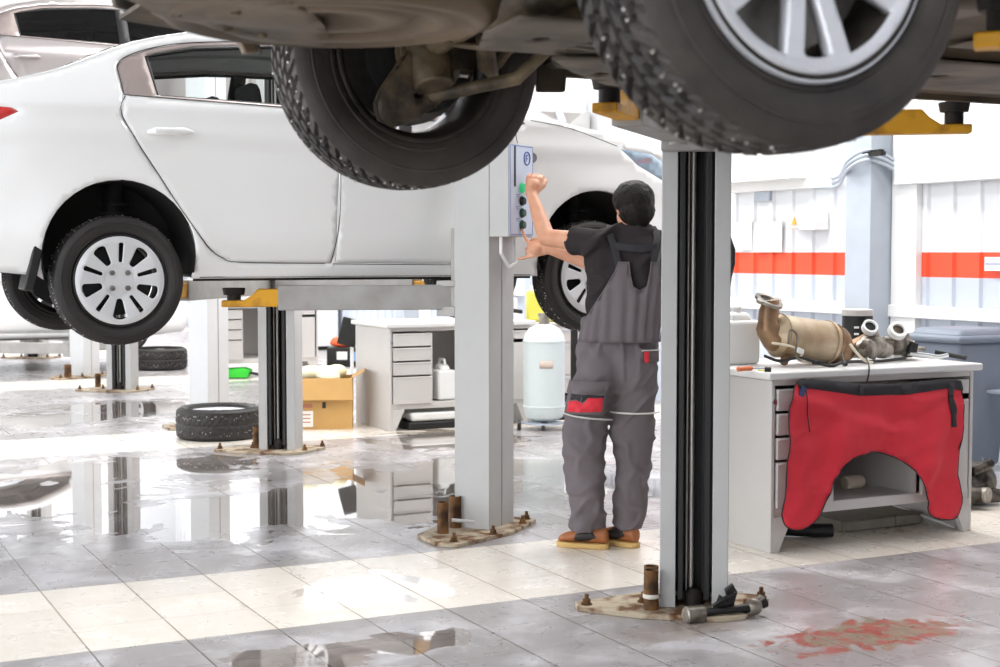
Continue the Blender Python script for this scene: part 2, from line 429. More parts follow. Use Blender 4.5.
# ---------------------------------------------------------------- tyres and wheels
def tyre_mb(Ro, Rr, W, n=176, rows=18, deep=.009, studs=True, per=44):
    prof = []   # (y, r, tread flag)
    hw = W/2
    side = [(-.36, 0), (-.40, .03), (-.46, .25), (-.50, .50), (-.485, .72), (-.43, .90), (-.40, .945)]
    for t, k in side: prof.append((t*W, Rr+(Ro-Rr)*k, 0))
    for j in range(rows+1):
        y = -.385+.77*j/rows; prof.append((y*W, Ro-(Ro-Rr)*.05*(abs(y)/.385)**3, 1))
    for t, k in side[::-1]: prof.append((-t*W, Rr+(Ro-Rr)*k, 0))
    mb = MB(); rings = []
    for y, r, fl_ in prof:
        ring = []
        for k in range(n):
            a = 2*pi*k/n; rr = r
            if fl_:
                u = abs(y)/(.385*W)
                ph = (a/(2*pi)*per + u*1.7 + (.5 if y > 0 else 0)) % 1
                g = 0
                if ph < .27 and u > .08: g = 1
                if abs(u-.36) < .055 or u < .03: g = 1
                if abs(u-.70) < .05 and int(a/(2*pi)*per+u*1.7) % 2: g = 1
                rr = r-deep*g
            ring.append(Vector((cos(a)*rr, y, -sin(a)*rr)))
        rings.append(ring)
    mb.loft(rings, cap=False)
    # inner lining closes the carcass
    mb.loft([[Vector((cos(2*pi*k/n)*Rr, y, -sin(2*pi*k/n)*Rr)) for k in range(n)] for y in (.36*W, -.36*W)], cap=False)
    # moulded ridges on both side walls
    for sgn in (-1, 1):
        for rr, rad in ((Rr+(Ro-Rr)*.62, .0035), (Rr+(Ro-Rr)*.18, .003)):
            mb.tube([Vector((cos(2*pi*k/96)*rr, sgn*W*.497*(1 if rad > .003 else .91), sin(2*pi*k/96)*rr)) for k in range(97)], rad, 6, cap=False)
    if studs:
        mb.mi = 1
        rnd = random.Random(3)
        for k in range(110):
            a = 2*pi*k/110+rnd.uniform(-.02, .02); u = rnd.choice((-.8, -.62, -.5, .5, .62, .8)); y = u*.385*W
            p = Vector((cos(a)*(Ro-.002), y, -sin(a)*(Ro-.002))); d = Vector((cos(a), 0, -sin(a)))
            mb.tube([p-d*.004, p+d*.0025], .003, 6)
    return mb
def sector_hole(a, r0, r1, w0, w1, n=5):
    """rounded hole along radius at angle a, half-widths w0 (inner) w1 (outer)"""
    pts = []
    def P_(r, off): return (r*cos(a)-off*sin(a), r*sin(a)+off*cos(a))
    for k in range(n+1): t = pi/2+pi*k/n; pts.append(P_(r0+w0*.7+w0*.7*cos(t), w0*sin(t)))
    for k in range(n+1): t = -pi/2+pi*k/n; pts.append(P_(r1-w1*.5+w1*.5*cos(t), w1*sin(t)))
    return pts
def arc_hole(a, r0, r1, h0, h1):
    pts = []
    for k in range(5): t = a-h0+2*h0*k/4; pts.append((r0*cos(t), r0*sin(t)))
    for k in range(9): t = a+h1-2*h1*k/8; pts.append((r1*cos(t), r1*sin(t)))
    return pts
def make_wheel(parent, loc, side, kind, Ro, Rr, W, rub=M_rubber, studs=True, rot=0, detail=True, tilt=None):
    """side -1: outer face towards -y"""
    t = tyre_mb(Ro, Rr, W, n=(416 if kind == 'alloy' else 220) if detail else 88, rows=(30 if kind == 'alloy' else 18) if detail else 8, deep=.012 if kind == 'alloy' else .009, studs=studs, per=52 if kind == 'alloy' else 44).build('wheel', [rub, M_stud], parent, ang=28)
    t.location = loc
    if side > 0: t.rotation_euler = (0, 0, pi)
    if tilt: t.rotation_euler = tilt
    # rim barrel
    m = MB(); prof = [(-.47*W, Rr+.006), (-.45*W, Rr-.004), (-.36*W, Rr-.018), (-.1*W, Rr-.030), (.3*W, Rr-.022), (.42*W, Rr-.006), (.44*W, Rr+.004)]
    m.lathe(prof, axis='Y', n=64, cap=False)
    rb = m.build('rim_barrel', M_liner2 if kind == 'alloy' else M_black, t)
    if rb: s = rb.modifiers.new('t', 'SOLIDIFY'); s.thickness = .006; s.offset = 0
    Rf = Rr+.002
    if kind == 'cap':
        y0 = -.44*W
        holes = []
        for k in range(5):
            a = rot+2*pi*k/5
            holes.append(sector_hole(a, Rf*.40, Rf*.86, Rf*.07, Rf*.15, 6))
            for s_ in (0,):
                holes.append(sector_hole(a+pi/5, Rf*.40, Rf*.84, Rf*.04, Rf*.055, 4))
        def fn(x, z):
            r = sqrt(x*x+z*z)/Rf
            a = atan2(z, x)-rot; rib = cos(5*a)
            yy = y0-.012+.026*max(0, 1-r)**1.0*(1 if r > .35 else 1)+.012*max(0, (r-.88)/.12)-.004*(1-rib)*(r > .35)*(r < .85)*.5
            if r < .32: yy = y0-.012+.0177
            return (x, yy, z)
        patch(circ(0, 0, Rf, 144), holes, Rf/28, fn, 'hubcap', M_hub, t, thick=.006)
        for k in range(4):
            mm = MB(); a = pi/4+pi/2*k; mm.lathe([(y0+.01, Rf*.062), (y0-.008, Rf*.062), (y0-.012, Rf*.045)], c=(Rf*.24*cos(a), 0, Rf*.24*sin(a)), axis='Y', n=6)
            mm.build('wheel_bolt', M_discm, t)
    elif kind == 'alloy':
        holes = []
        for k in range(5):
            a = rot+2*pi*k/5
            holes.append(sector_hole(a, Rf*.36, Rf*.88, Rf*.04, Rf*.125, 8))
            holes.append(arc_hole(a+pi/5, Rf*.34, Rf*.90, R(8), R(17)))
        def fn(x, z):
            r = sqrt(x*x+z*z)/Rf
            return (x, -.40*W+.045*max(0,1-r)**1.5*.6+(.02 if r < .16 else 0)-.010*max(0, (r-.88)/.12), z)
        patch(circ(0, 0, Rf*.985, 160), holes, Rf/36, fn, 'rim_spokes', M_alloy, t, thick=.026)
        mm = MB(); mm.lathe([(-.30*W, Rf*.90), (-.395*W, Rf*.93), (-.41*W, Rf*.97), (-.47*W, Rf*.99), (-.475*W, Rf*1.03), (-.44*W, Rf*1.045), (-.35*W, Rf*.99), (-.30*W, Rf*.95)], axis='Y', n=96, cap=False); mm.build('rim_lip', M_alloy, t, ang=50)
        for k in range(5):
            mm = MB(); a = rot+pi/5+2*pi*k/5; mm.lathe([(-.36*W, .011), (-.36*W-.018, .011)], c=(Rf*.22*cos(a), 0, Rf*.22*sin(a)), axis='Y', n=6)
            mm.build('wheel_bolt', M_discm, t)
    mm = MB(); mm.lathe([(-.10*W, .02), (-.10*W, Rr*.78), (-.02*W, Rr*.78), (-.02*W, Rr*.4), (.02*W, Rr*.4), (.35*W, Rr*.35), (.36*W, .02)], axis='Y', n=40)
    mm.build('brake_disc', M_discm if kind == 'alloy' else M_black, t)
    if kind == 'alloy':
        mm = MB(); mm.lathe([(.40*W, .03), (.38*W, Rr*.66), (.40*W, Rr*.68), (.42*W, .03)], axis='Y', n=40); mm.build('dust_shield', M_liner, t)
    return t

# ---------------------------------------------------------------- cars
def make_car(name, label, org, S, paint, glass, hubkind, rub=M_rubber, detail=True, group=None):
    """org=(x of rear bumper, y centre, lift). local X along the car to its front, Z from its wheels' normal ground."""
    root = empty(name, (org[0], org[1], org[2]), 0, label, 'car', group)
    W = S['W']; Lc = S['L']; belt = S['belt']; zr = S['zroof']; top = smoothc(S['top'], k=4) if S.get('smooth', True) else S['top']
    XR, XF, ra, za = S['xr'], S['xf'], S['arch'], S['archz']
    zb = S['zb']
    def w(X, Z):
        v = W
        if Z > belt: v -= S['tumble']*((Z-belt)/(zr-belt))**1.12
        if Z < .5: v -= .06*((.5-Z)/.3)**2
        v += .012*math.exp(-((Z-S['crease'])/.05)**2)-.010*math.exp(-((Z-.52)/.12)**2)
        dr = max(0, (.85-X)/.85); df = max(0, (X-(Lc-1.0))/1.0)
        v *= 1-S.get('tr', .20)*dr**2.4; v *= 1-.26*df**2.4
        for xc in (XR, XF):
            d = sqrt((X-xc)**2+(Z-za)**2)
            v += .014*math.exp(-((d-ra)/.10)**2)
        return v
    def bottom_with_arches():
        pts = [(top[0][0]+.04, S['zb_rear'])]
        for xc in (XR, XF):
            a_ = math.acos(max(-1, min(1, (za-zb)/ra))) if za > zb else pi/2
            # arc from rear foot over the top to front foot
            th0 = pi+math.asin((za-zb)/ra); th1 = -math.asin((za-zb)/ra)
            if xc == XR: pts.append((xc+ra*cos(th0)-.03, zb+.02))
            for k in range(25):
                t = th0+(th1-th0)*k/24; pts.append((xc+ra*cos(t), za+ra*sin(t)))
        pts.append((top[-1][0]-.05, S['zb_front'])); return pts
    bot = bottom_with_arches()
    outline = bot+[p for p in top[::-1]]
    regs = []   # (name, polygon, material, parentname)
    for r_ in S['regions']: regs.append((r_[0], smoothc(r_[1], True, 3) if r_[3] else r_[1], r_[2], r_[4] if len(r_) > 4 else None))
    ov, of = cdt([outline]+[r_[1] for r_ in regs], S.get('step', .032) if detail else .09, outline)
    for sgn in (-1, 1):
        bms = {}
        for f in of:
            c = (sum(ov[i][0] for i in f)/3, sum(ov[i][1] for i in f)/3)
            if not inpoly(c, outline): continue
            key = -1
            for i, r_ in enumerate(regs):
                if inpoly(c, r_[1]): key = i
            bm, used = bms.setdefault(key, (bmesh.new(), {}))
            for i in f:
                if i not in used:
                    used[i] = bm.verts.new((ov[i][0], sgn*w(ov[i][0], ov[i][1]), ov[i][1]))
            vs = [used[i] for i in f]
            try: bm.faces.new(vs if sgn < 0 else vs[::-1])
            except ValueError: pass
        objs = {}
        for key in sorted(bms):
            bm, used = bms[key]; nm, m = ('side_panel', paint) if key == -1 else (regs[key][0], regs[key][2])
            if nm == 'skip': bm.free(); continue
            me = bpy.data.meshes.new(nm); bm.to_mesh(me); bm.free(); me.materials.append(m)
            nrm = []
            for v in me.vertices:
                X, Z = v.co.x, v.co.z; e = .01
                gx = (w(X+e, Z)-w(X-e, Z))/(2*e); gz = (w(X, Z+e)-w(X, Z-e))/(2*e)
                n_ = Vector((-gx, sgn, -gz)); n_.normalize(); nrm.append(n_)
            for p in me.polygons: p.use_smooth = True
            o = bpy.data.objects.new(nm, me); COL.objects.link(o)
            par = objs.get(regs[key][3]) if key >= 0 and regs[key][3] else None
            o.parent = par or root; objs.setdefault(nm, o)
            try: me.normals_split_custom_set_from_vertices(nrm)
            except Exception: pass
            if nm != 'side_window': sd = o.modifiers.new('t', 'SOLIDIFY'); sd.thickness = .012; sd.offset = -1
        for (line, rad, m) in S['seams']:
            mb = MB(); pts = [(x, sgn*(w(x, z)+.0005), z) for x, z in resample(smoothc(line, False, 4), .05, False)]
            mb.tube(pts, rad, 6); mb.build('door_seam', m, objs.get('front_door') or root)
        for (X, Z) in S['handles']:
            mb = MB(); y = w(X, Z)
            mb.tube([(X-.10, sgn*(y+.004), Z-.004), (X-.07, sgn*(y+.028), Z), (X+.07, sgn*(y+.032), Z+.004), (X+.115, sgn*(y+.006), Z+.002)], [.008, .019, .018, .008], 12)
            mb.build('door_handle', paint, objs.get('rear_door' if X < S['bp'] else 'front_door') or root)
        # mirror
        mb = MB(); X, Z = S['mirror']; y = w(X, Z)
        mb.ell((X, sgn*(y+.11), Z+.03), (.06, .10, .065)); mb.tube([(X, sgn*(y-.02), Z-.03), (X, sgn*(y+.06), Z-.01)], .018, 8)
        mb.build('wing_mirror', paint, root)
        # arch liners
        for xc in (XR, XF):
            mb = MB(); rl = ra-.004; a0_ = math.asin((zb+.03-za)/rl); yo = w(xc, za+ra)-.02; yi = .52*W
            ring = [(xc+rl*cos(t), za+rl*sin(t)) for t in [a0_+(pi-2*a0_)*k/28 for k in range(29)]]
            mb.loft([[(x, sgn*yy, z) for x, z in ring] for yy in (yo, yi)], cap=False, closed=False)
            mb.prism([(x, sgn*yi, z) for x, z in ring], (0, -sgn*.01, 0))
            # strut and ribs
            mb.tube([(xc+.02, sgn*(yi+.10), za-.1), (xc+.05, sgn*(yi+.06), za+ra)], .045, 12)
            for k in range(7): mb.lathe([(0, .075), (.012, .075)], c=(xc+.02+.004*k, sgn*(yi+.10), za-.02+.045*k), n=20)
            mb.build('wheel_arch_liner', M_liner, root, ang=40)
        if S.get('flap'):
            x0 = XR-ra+.015; mb = MB(); y = w(x0, .3)
            mb.box((x0-.045, sgn*(y-.085), za-.035), (.045, .18, .25), ry=R(13)); mb.build('mud_flap', M_black, root, bevel=.008)
    # over-the-top loft: boot, rear glass, roof, windscreen, bonnet, bumpers
    ns = 14; n_i = len(top); pan = []
    for i, (X, Z) in enumerate(top):
        a = top[max(0, i-1)]; b = top[min(n_i-1, i+1)]; d = Vector((b[0]-a[0], b[1]-a[1])); d.normalize(); n2 = Vector((-d.y, d.x))
        row = []
        cr = S['crown']*(1 if Z > .9 else 1.3)
        for j in range(ns+1):
            s_ = -1+2*j/ns; q = cr*(1-abs(s_)**2.2)
            row.append(Vector((X+n2.x*q, s_*w(X, Z), Z+n2.y*q)))
        pan.append(row)
    def seg(i0, i1, j0, j1, nm, m):
        mb = MB(); mb.loft([[pan[i][j] for j in range(j0, j1+1)] for i in range(i0, i1+1)], cap=False, closed=False)
        o = mb.build(nm, m, root, ang=50); sd = o.modifiers.new('t', 'SOLIDIFY'); sd.thickness = .01; sd.offset = 0; return o
    def idx(X): return min(range(n_i), key=lambda i: abs(top[i][0]-X)+(10 if top[i][1] < belt-.1 and i > 3 and X < Lc-.3 and i < 3 else 0))
    i1, i2, i3, i4 = idx(S['rg'][0]), idx(S['rg'][1]), idx(S['ws'][0]), idx(S['ws'][1])
    seg(0, i1, 0, ns, 'boot_lid', paint); seg(i1, i2, 1, ns-1, 'rear_window', glass); seg(i1, i2, 0, 1, 'rear_pillar', paint); seg(i1, i2, ns-1, ns, 'rear_pillar', paint)
    seg(i2, i3, 0, ns, 'roof', paint); seg(i3, i4, 1, ns-1, 'windscreen', glass); seg(i3, i4, 0, 1, 'front_pillar', paint); seg(i3, i4, ns-1, ns, 'front_pillar', paint)
    seg(i4, n_i-1, 0, ns, 'bonnet', paint)
    # floor pan
    mb = MB(); rings = []
    X = .12
    xs = [.1+(Lc-.2)*k/60 for k in range(61)]
    for X in xs:
        hw = w(X, zb+.06)-.02
        for xc in (XR, XF):
            if abs(X-xc) < ra: hw = min(hw, .52*W)
        z = zb+.015 if XR+ra < X < XF-ra else zb+.045
        rings.append([Vector((X, -hw, z)), Vector((X, -hw*.55, z+.0)), Vector((X, -.12, z)), Vector((X, -.08, z+.06)), Vector((X, .08, z+.06)), Vector((X, .12, z)), Vector((X, hw*.55, z)), Vector((X, hw, z))])
    mb.loft(rings, cap=False, closed=False)
    for sgn in (-1, 1): mb.box(((XR+XF)/2, sgn*(W-.10), zb+.003), (XF-XR-2*ra-.02, .03, .03))
    o = mb.build('floor_pan', S.get('undermat', M_liner), root, smooth=False); sd = o.modifiers.new('t', 'SOLIDIFY'); sd.thickness = .01
    # seats
    if S.get('seats', True):
        mb = MB()
        for sy in (-.36, .36):
            mb.box((XF-1.45, sy, .52), (.5, .48, .16)); mb.box((XF-1.72, sy, .80), (.14, .46, .55), ry=R(-14)); mb.box((XF-1.82, sy, 1.12), (.09, .24, .14), ry=R(-10))
        mb.box((XR+.62, 0, .55), (.45, 1.2, .16)); mb.box((XR+.36, 0, .80), (.14, 1.2, .50), ry=R(-20))
        mb.box((XF-.55, 0, .78), (.35, 1.3, .16))
        mb.build('seat', M_seat, root, bevel=.04)
    # wheels
    for xc, nm in ((XR, 'r'), (XF, 'f')):
        for sgn in (-1, 1):
            kind = hubkind
            make_wheel(root, (xc, sgn*(S['track']), S['hubz']), sgn, kind, S['Ro'], S['Rr'], S['tw'], rub, S.get('studs', False), rot=S.get('rot', 0), detail=detail)
    for xc in (XR, XF): mb = MB(); mb.tube([(xc, -S['track']+.1, S['hubz']), (xc, -.2, S['hubz']+.06), (xc, .2, S['hubz']+.06), (xc, S['track']-.1, S['hubz'])], .03, 10); mb.build('axle', M_iron, root)
    return root, w
SED_TOP = [(.03, .42), (.0, .60), (.03, .80), (.10, 1.02), (.25, 1.06), (.47, 1.095), (.745, 1.175), (1.07, 1.315), (1.40, 1.40), (1.80, 1.445), (2.25, 1.455), (2.60, 1.41), (2.95, 1.24), (3.28, 1.04), (3.60, .97), (3.95, .90), (4.22, .80), (4.36, .64), (4.40, .48), (4.38, .30)]
# side window polygons traced on the near side of the white car
def carxz(px, py, y): p = hit(px, py, 1, y); return (p.x-(1.52-.97), p.z-1.10)
OY = 6.97
SED = dict(L=4.40, W=.865, belt=1.0, zroof=1.455, tumble=.27, crease=.87, xr=.97, xf=3.57, arch=.362, archz=.292, zb=.185, zb_rear=.26, zb_front=.22, top=SED_TOP, crown=.035,
    regions=[('rear_door', [(1.345, .397), (1.40, .33), (1.468, .286), (1.56, .264), (2.03, .256), (2.05, .30), (2.07, .9), (2.05, 1.02), (1.00, 1.055), (.985, .95), (1.15, .683), (1.25, .53)], M_car_white, False),
             ('front_door', [(2.055, .26), (2.98, .25), (3.03, .45), (3.05, .85), (2.98, .985), (2.055, 1.015), (2.068, .6)], M_car_white, False),
             ('window_surround', [(1.00, 1.055), (.985, 1.20), (1.03, 1.245), (1.15, 1.295), (1.35, 1.34), (1.80, 1.38), (2.25, 1.385), (2.55, 1.345), (2.85, 1.20), (3.12, 1.0), (3.05, .97), (2.0, 1.02)], M_trimbronze, False),
             ('window_seal', [(1.155, 1.06), (1.125, 1.255), (1.18, 1.275), (1.37, 1.322), (1.80, 1.362), (2.25, 1.366), (2.53, 1.325), (2.80, 1.195), (3.04, 1.015), (2.0, 1.032)], M_black, False),
             ('side_window', [(1.165, 1.062), (1.14, 1.255), (1.38, 1.305), (1.80, 1.345), (1.96, 1.35), (1.96, 1.042)], M_glass, False),
             ('side_window', [(2.05, 1.042), (2.05, 1.35), (2.25, 1.35), (2.50, 1.31), (2.76, 1.185), (2.98, 1.03)], M_glass, False),
             ('tail_lamp', [(.02, .90), (.02, .985), (.30, .985), (.49, .972), (.52, .955), (.44, .915), (.30, .895)], M_redlamp, False),
             ('headlamp', [(3.72, .885), (3.95, .865), (4.15, .78), (4.27, .68), (4.20, .65), (4.05, .72), (3.85, .80)], M_lampo, False)],
    seams=[([(1.005, 1.05), (.985, .95), (1.15, .683), (1.25, .53), (1.345, .397), (1.40, .33), (1.468, .286), (1.56, .264), (2.0, .258)], .0019, M_blacksat), ([(2.055, 1.03), (2.07, .8), (2.07, .5), (2.03, .26)], .0019, M_blacksat),
           ([(2.04, .255), (2.5, .25), (2.95, .245)], .0019, M_blacksat), ([(3.06, .98), (3.08, .7), (3.02, .35), (2.97, .25)], .0019, M_blacksat), ([(3.70, .90), (3.40, .985), (3.16, 1.02)], .0016, M_blacksat),
           ([(3.05, .97), (2.0, 1.02), (1.2, 1.048), (1.03, 1.054), (1.00, 1.06), (.996, 1.09), (.990, 1.14), (.986, 1.185), (.992, 1.207), (1.03, 1.245), (1.15, 1.295), (1.35, 1.34), (1.80, 1.38), (2.25, 1.385), (2.55, 1.345), (2.85, 1.20), (3.12, 1.0)], .0022, M_black)],
    handles=[(1.20, .885), (2.18, .875)], bp=2.0, mirror=(2.92, 1.05), rg=(.42, 1.10), ws=(2.50, 3.30), track=.75, hubz=.18, Ro=.31, Rr=.213, tw=.185, flap=True, rot=R(52), studs=True)
white_car, _w = make_car('sedan_car', 'white sedan raised on the lift behind the mechanic, silver hubcaps and red tail lamp', (1.52-.97, OY+.865, 1.10), SED, M_car_white, M_glass, 'cap')
mb = MB(); mb.lathe([(-.004, .028), (.004, .028)], c=(3.16, -_w(3.16, .82)-.003, .82), axis='Y', n=16); mb.build('side_badge', M_chrome, white_car)
SED2 = dict(SED); SED2['regions'] = [(r_[0], r_[1], M_car_silver if r_[0].endswith('door') else (M_glass_vdark if r_[0] == 'side_window' else r_[2]), r_[3]) for r_ in SED['regions']]
SED2['undermat'] = M_liner
make_car('hatchback_car', 'silver grey car with dark windows raised high behind the white sedan', (.78, 13.35, 2.12), SED2, M_car_silver, M_glass_dark, 'cap', detail=False)
SED3 = dict(SED); SED3['hubz'] = .28
make_car('parked_car', 'pale car low on the farthest lift, front end by the grey post', (4.75-4.4, 18.65, .22), SED3, M_car_white, M_glass_dark, 'cap', detail=False)

# ---- foreground SUV overhead
SUV_TOP = [(.05, .45), (.0, .62), (.02, .90), (.08, 1.10), (.20, 1.38), (.42, 1.60), (.9, 1.68), (1.5, 1.70), (2.2, 1.69), (2.65, 1.62), (3.0, 1.36), (3.30, 1.12), (3.8, 1.04), (4.2, .92), (4.38, .74), (4.42, .5), (4.38, .32)]
SUV = dict(L=4.42, W=.90, belt=1.10, zroof=1.70, tumble=.20, crease=.95, xr=.87, xf=3.52, arch=.41, archz=.36, zb=.205, zb_rear=.27, zb_front=.26, top=SUV_TOP, crown=.05, tr=.30,
    regions=[('side_window', [(.35, 1.15), (.45, 1.50), (.95, 1.60), (.95, 1.14)], M_glass_dark, False), ('side_window', [(1.0, 1.14), (1.0, 1.60), (1.7, 1.62), (1.7, 1.13)], M_glass_dark, False),
             ('side_window', [(1.8, 1.13), (1.8, 1.62), (2.2, 1.61), (2.6, 1.53), (3.05, 1.14)], M_glass_dark, False), ('sill_cladding', [(1.28, .246), (3.11, .246), (3.11, .42), (1.28, .42)], M_black, False)],
    seams=[([(1.75, 1.1), (1.76, .7), (1.72, .42)], .003, M_blacksat), ([(.95, 1.1), (1.0, .9), (1.30, .5), (1.34, .42)], .003, M_blacksat)], handles=[(1.15, 1.0), (2.0, 1.0)], bp=1.75, mirror=(2.85, 1.16), rg=(.08, .42), ws=(2.65, 3.30),
    track=.775, hubz=.215, Ro=.345, Rr=.226, tw=.225, undermat=M_under, rot=R(-85), studs=True)
SX = 1.52-.87; SY = 2.775; SZ = 1.705
suv, _ws = make_car('suv_car', 'brown muddy underside of a car raised overhead, studded tyres with alloy rims', (SX, SY, SZ), SUV, M_car_brown, M_glass_dark, 'alloy', rub=M_rubber_dusty)
KS = 1.12   # a large off-roader: all its measures are 12 % up on the sketch above
suv.scale = (KS, KS, KS); suv.location = (SX*KS, SY*KS, H+(SZ-H)*KS)
def L_(v): return Vector((v[0]-SX, v[1]-SY, v[2]-SZ))
def lat(px, py, y): return L_(hit(px, py, 1, y))
# spare wheel well: round pressed pan with concentric ridges
c = L_((.985, 2.68, 0)); c.z = 0; mb = MB()
prof = [(.34, .345), (.26, .342), (.20, .335), (.160, .325), (.142, .305), (.138, .29), (.152, .275), (.158, .262), (.145, .245), (.140, .225), (.146, .205), (.165, .19), (.168, .175), (.150, .16), (.146, .12), (.15, .10), (.165, .085), (.165, .005)]
mb.lathe([(z, r) for z, r in prof], c=(c.x, c.y, 0), n=64, cap=False)
o = mb.build('spare_wheel_well', M_under2, suv, ang=70); s = o.modifiers.new('t', 'SOLIDIFY'); s.thickness = .006
# rear valance skin under the bumper, with a wrapped far corner
poly = [(.10, -.62), (.04, -.3), (.03, 0), (.05, .28), (.14, .52), (.34, .70), (.48, .72), (.48, -.72), (.32, -.74), (.18, -.70)]
def fv(x, y): return (x, y, .235+.05*((x-.3)/.3)**2*(x < .3)+.02*sin(y*9)*.3+.012*math.exp(-((x-.28)/.02)**2))
patch(smoothc(poly, True, 3), [circ(c.x, c.y, .36, 40)], .05, fv, 'rear_valance', M_under2, suv, thick=.006)
for k in range(9):
    mb = MB(); y = -.5+.13*k; mb.lathe([(.228, .012), (.222, .010), (.222, .001)], c=(.16+.15*abs(y)**2, y, 0), n=10); mb.build('bolt', M_iron, suv)
_up = lambda px, py: L_(hit(px, py, 2, 1.853)).xy[:]
patch(smoothc([_up(*t) for t in [(116, -10), (185, 20), (262, 39), (305, 47), (330, 34), (300, 6), (235, -22)]], True, 3), [], .04, lambda x, y: (x, y, 1.853-SZ+.004*sin(30*y)), 'bumper_underside', M_under2, suv, thick=.008)
for px, py in ((176, 12), (228, 27), (236, 10), (262, 33)):
    mb = MB(); x, y = _up(px, py); mb.lathe([(.156, .011), (.139, .010), (.137, .004)], c=(x, y, 0), n=12); mb.build('clip', M_iron, suv)
# tow eye bracket hanging beside the far rear corner
a = lat(240, 28, 3.1); b_ = lat(246, 52, 3.1)
mb = MB(); mb.prism([a+Vector((-.03, 0, .03)), a+Vector((.015, 0, .03)), b_+Vector((.030, 0, 0)), b_+Vector((.0, 0, -.003))], (0, .03, 0)); mb.build('towing_bracket', M_under2, suv, bevel=.004)
# silencer and exhaust pipe across behind the axle
mb = MB(); mb.tube([(.52, -.50, .34), (.56, -.40, .33), (.60, -.05, .32), (.60, .35, .34)], [.05, .085, .09, .06], 20); mb.tube([(.60, -.50, .34), (.9, -.55, .38), (1.3, -.35, .32), (2.2, -.12, .27), (3.2, -.1, .27)], .03, 12)
mb.build('exhaust', M_silencer, suv)
# rear subframe and stamped lower control arms, hub carriers, springs
mb = MB()
mb.tube([(.78, -.42, .30), (.82, -.2, .25), (.82, .2, .25), (.78, .42, .30)], .05, 12)
mb.tube([(1.12, -.42, .30), (1.05, -.2, .25), (1.05, .2, .25), (1.12, .42, .30)], .045, 12)
mb.box((.95, .40, .29), (.42, .08, .06)); mb.box((.95, -.40, .29), (.42, .08, .06))
mb.ell((.93, 0, .30), (.14, .13, .10)); mb.tube([(.93, 0, .30), (2.9, 0, .32)], .035, 10)
mb.build('rear_subframe', M_iron, suv, bevel=.004)
for sg in (1, -1):
    tr_ = [(381, 92), (376, 104), (380, 118), (396, 124), (420, 114), (440, 100), (455, 78), (466, 58), (478, 40), (470, 24), (440, 24), (424, 36), (404, 58), (390, 78)]
    outer = smoothc([lat(x, y, 3.42).xz[:] for x, y in tr_], True, 3)
    def fa(x, z, sg=sg): return (x, sg*(3.42-SY-.10*(z-.12)+.010*sin((x-z)*26)), z)
    hs = [circ(*lat(432, 96, 3.42).xz, .010, 12), circ(*lat(417, 94, 3.42).xz, .022, 14, ry=.008), circ(*lat(442, 60, 3.42).xz, .012, 12)]
    o = patch(outer, hs, .02, fa, 'lower_control_arm', M_iron, suv, thick=.04)
    mb = MB(); mb.tube([fa(*(lat(x, y, 3.42).xz)) for x, y in tr_+tr_[:1]], .010, 6, cap=False); mb.build('arm_flange', M_iron, o)
    mb = MB(); mb.tube([(1.02, sg*.60, .16), (.96, sg*.50, .26), (.92, sg*.36, .36)], [.028, .022, .03], 10); mb.build('tie_rod', M_iron, suv)
    mb = MB(); mb.tube([(.87, sg*.60, .12), (.87, sg*.64, .22), (.88, sg*.66, .36)], [.05, .06, .04], 14); mb.lathe([(-.04, .075), (.05, .07)], c=(.87, sg*.68, .215), axis='Y', n=24); mb.box((.96, sg*.66, .24), (.09, .09, .14)); mb.tube([(.87, sg*.66, .10), (1.05, sg*.5, .14), (1.2, sg*.42, .30)], .018, 8)
    mb.build('hub_carrier', M_iron, suv, bevel=.004)
    mb = MB(); pts = [(.86+.055*cos(t), sg*(.42)+.055*sin(t), .20+.26*t/(2*pi*5)) for t in [k*2*pi/14 for k in range(71)]]; mb.tube(pts, .008, 6); mb.build('coil_spring', M_iron, suv)
    mb = MB(); mb.tube([(1.0, sg*.6, .13), (1.02, sg*.52, .60)], [.022, .028], 12); mb.build('shock_absorber', M_black, suv)
mb = MB(); q = lat(458, 75, 3.35); mb.tube([q, q+Vector((.02, -.02, -.004))], .006, 8); mb.tube([q, q+Vector((-.008, -.008, .004))], .010, 6); mb.build('suspension_bolt', M_discm, suv)
# fuel tank and undershields
mb = MB(); mb.box((1.40, -.02, .265), (.50, 1.15, .16), ry=R(-3)); mb.build('fuel_tank', M_under2, suv, bevel=.045, seg=4)
def up(px, py, z): return L_(hit(px, py, 2, z))
def upoly(pts, z): return [up(x, y, z).xy[:] for x, y in pts]
ZA = 1.845; za_ = ZA-SZ
patch(upoly([(478, 50), (484, 30), (520, 14), (600, 22), (660, 40), (630, 57), (575, 58), (520, 54)], ZA), [upoly([(531+10+10*cos(t), 40+2.2*sin(t)) for t in [2*pi*k/16 for k in range(16)]], ZA), upoly([(566, 50.5), (590, 52.5), (588, 54), (566, 52)], ZA), upoly([(576, 47), (602, 49), (600, 50.5), (576, 48.5)], ZA), upoly([(588, 43.5), (612, 45.5), (610, 47), (588, 45)], ZA)],
      .03, lambda x, y: (x, y, za_+.006*sin(9*x)), 'undershield', M_underplate, suv, thick=.006)
patch(upoly([(552, 58), (640, 58), (700, 70), (690, 88), (640, 88), (606, 84), (572, 71)], 1.835), [upoly([(602+9*cos(t), 73+1.8*sin(t)) for t in [2*pi*k/16 for k in range(16)]], 1.835)], .04, lambda x, y: (x, y, 1.835-SZ), 'undershield', M_underplate, suv, thick=.006)
mb = MB(); mb.tube(smoothc([lat(468, 78, 3.5), lat(492, 66, 3.45), lat(505, 50, 3.35), lat(530, 30, 3.2)], False, 4), .020, 10); mb.build('brake_pipe_arm', M_iron, suv)
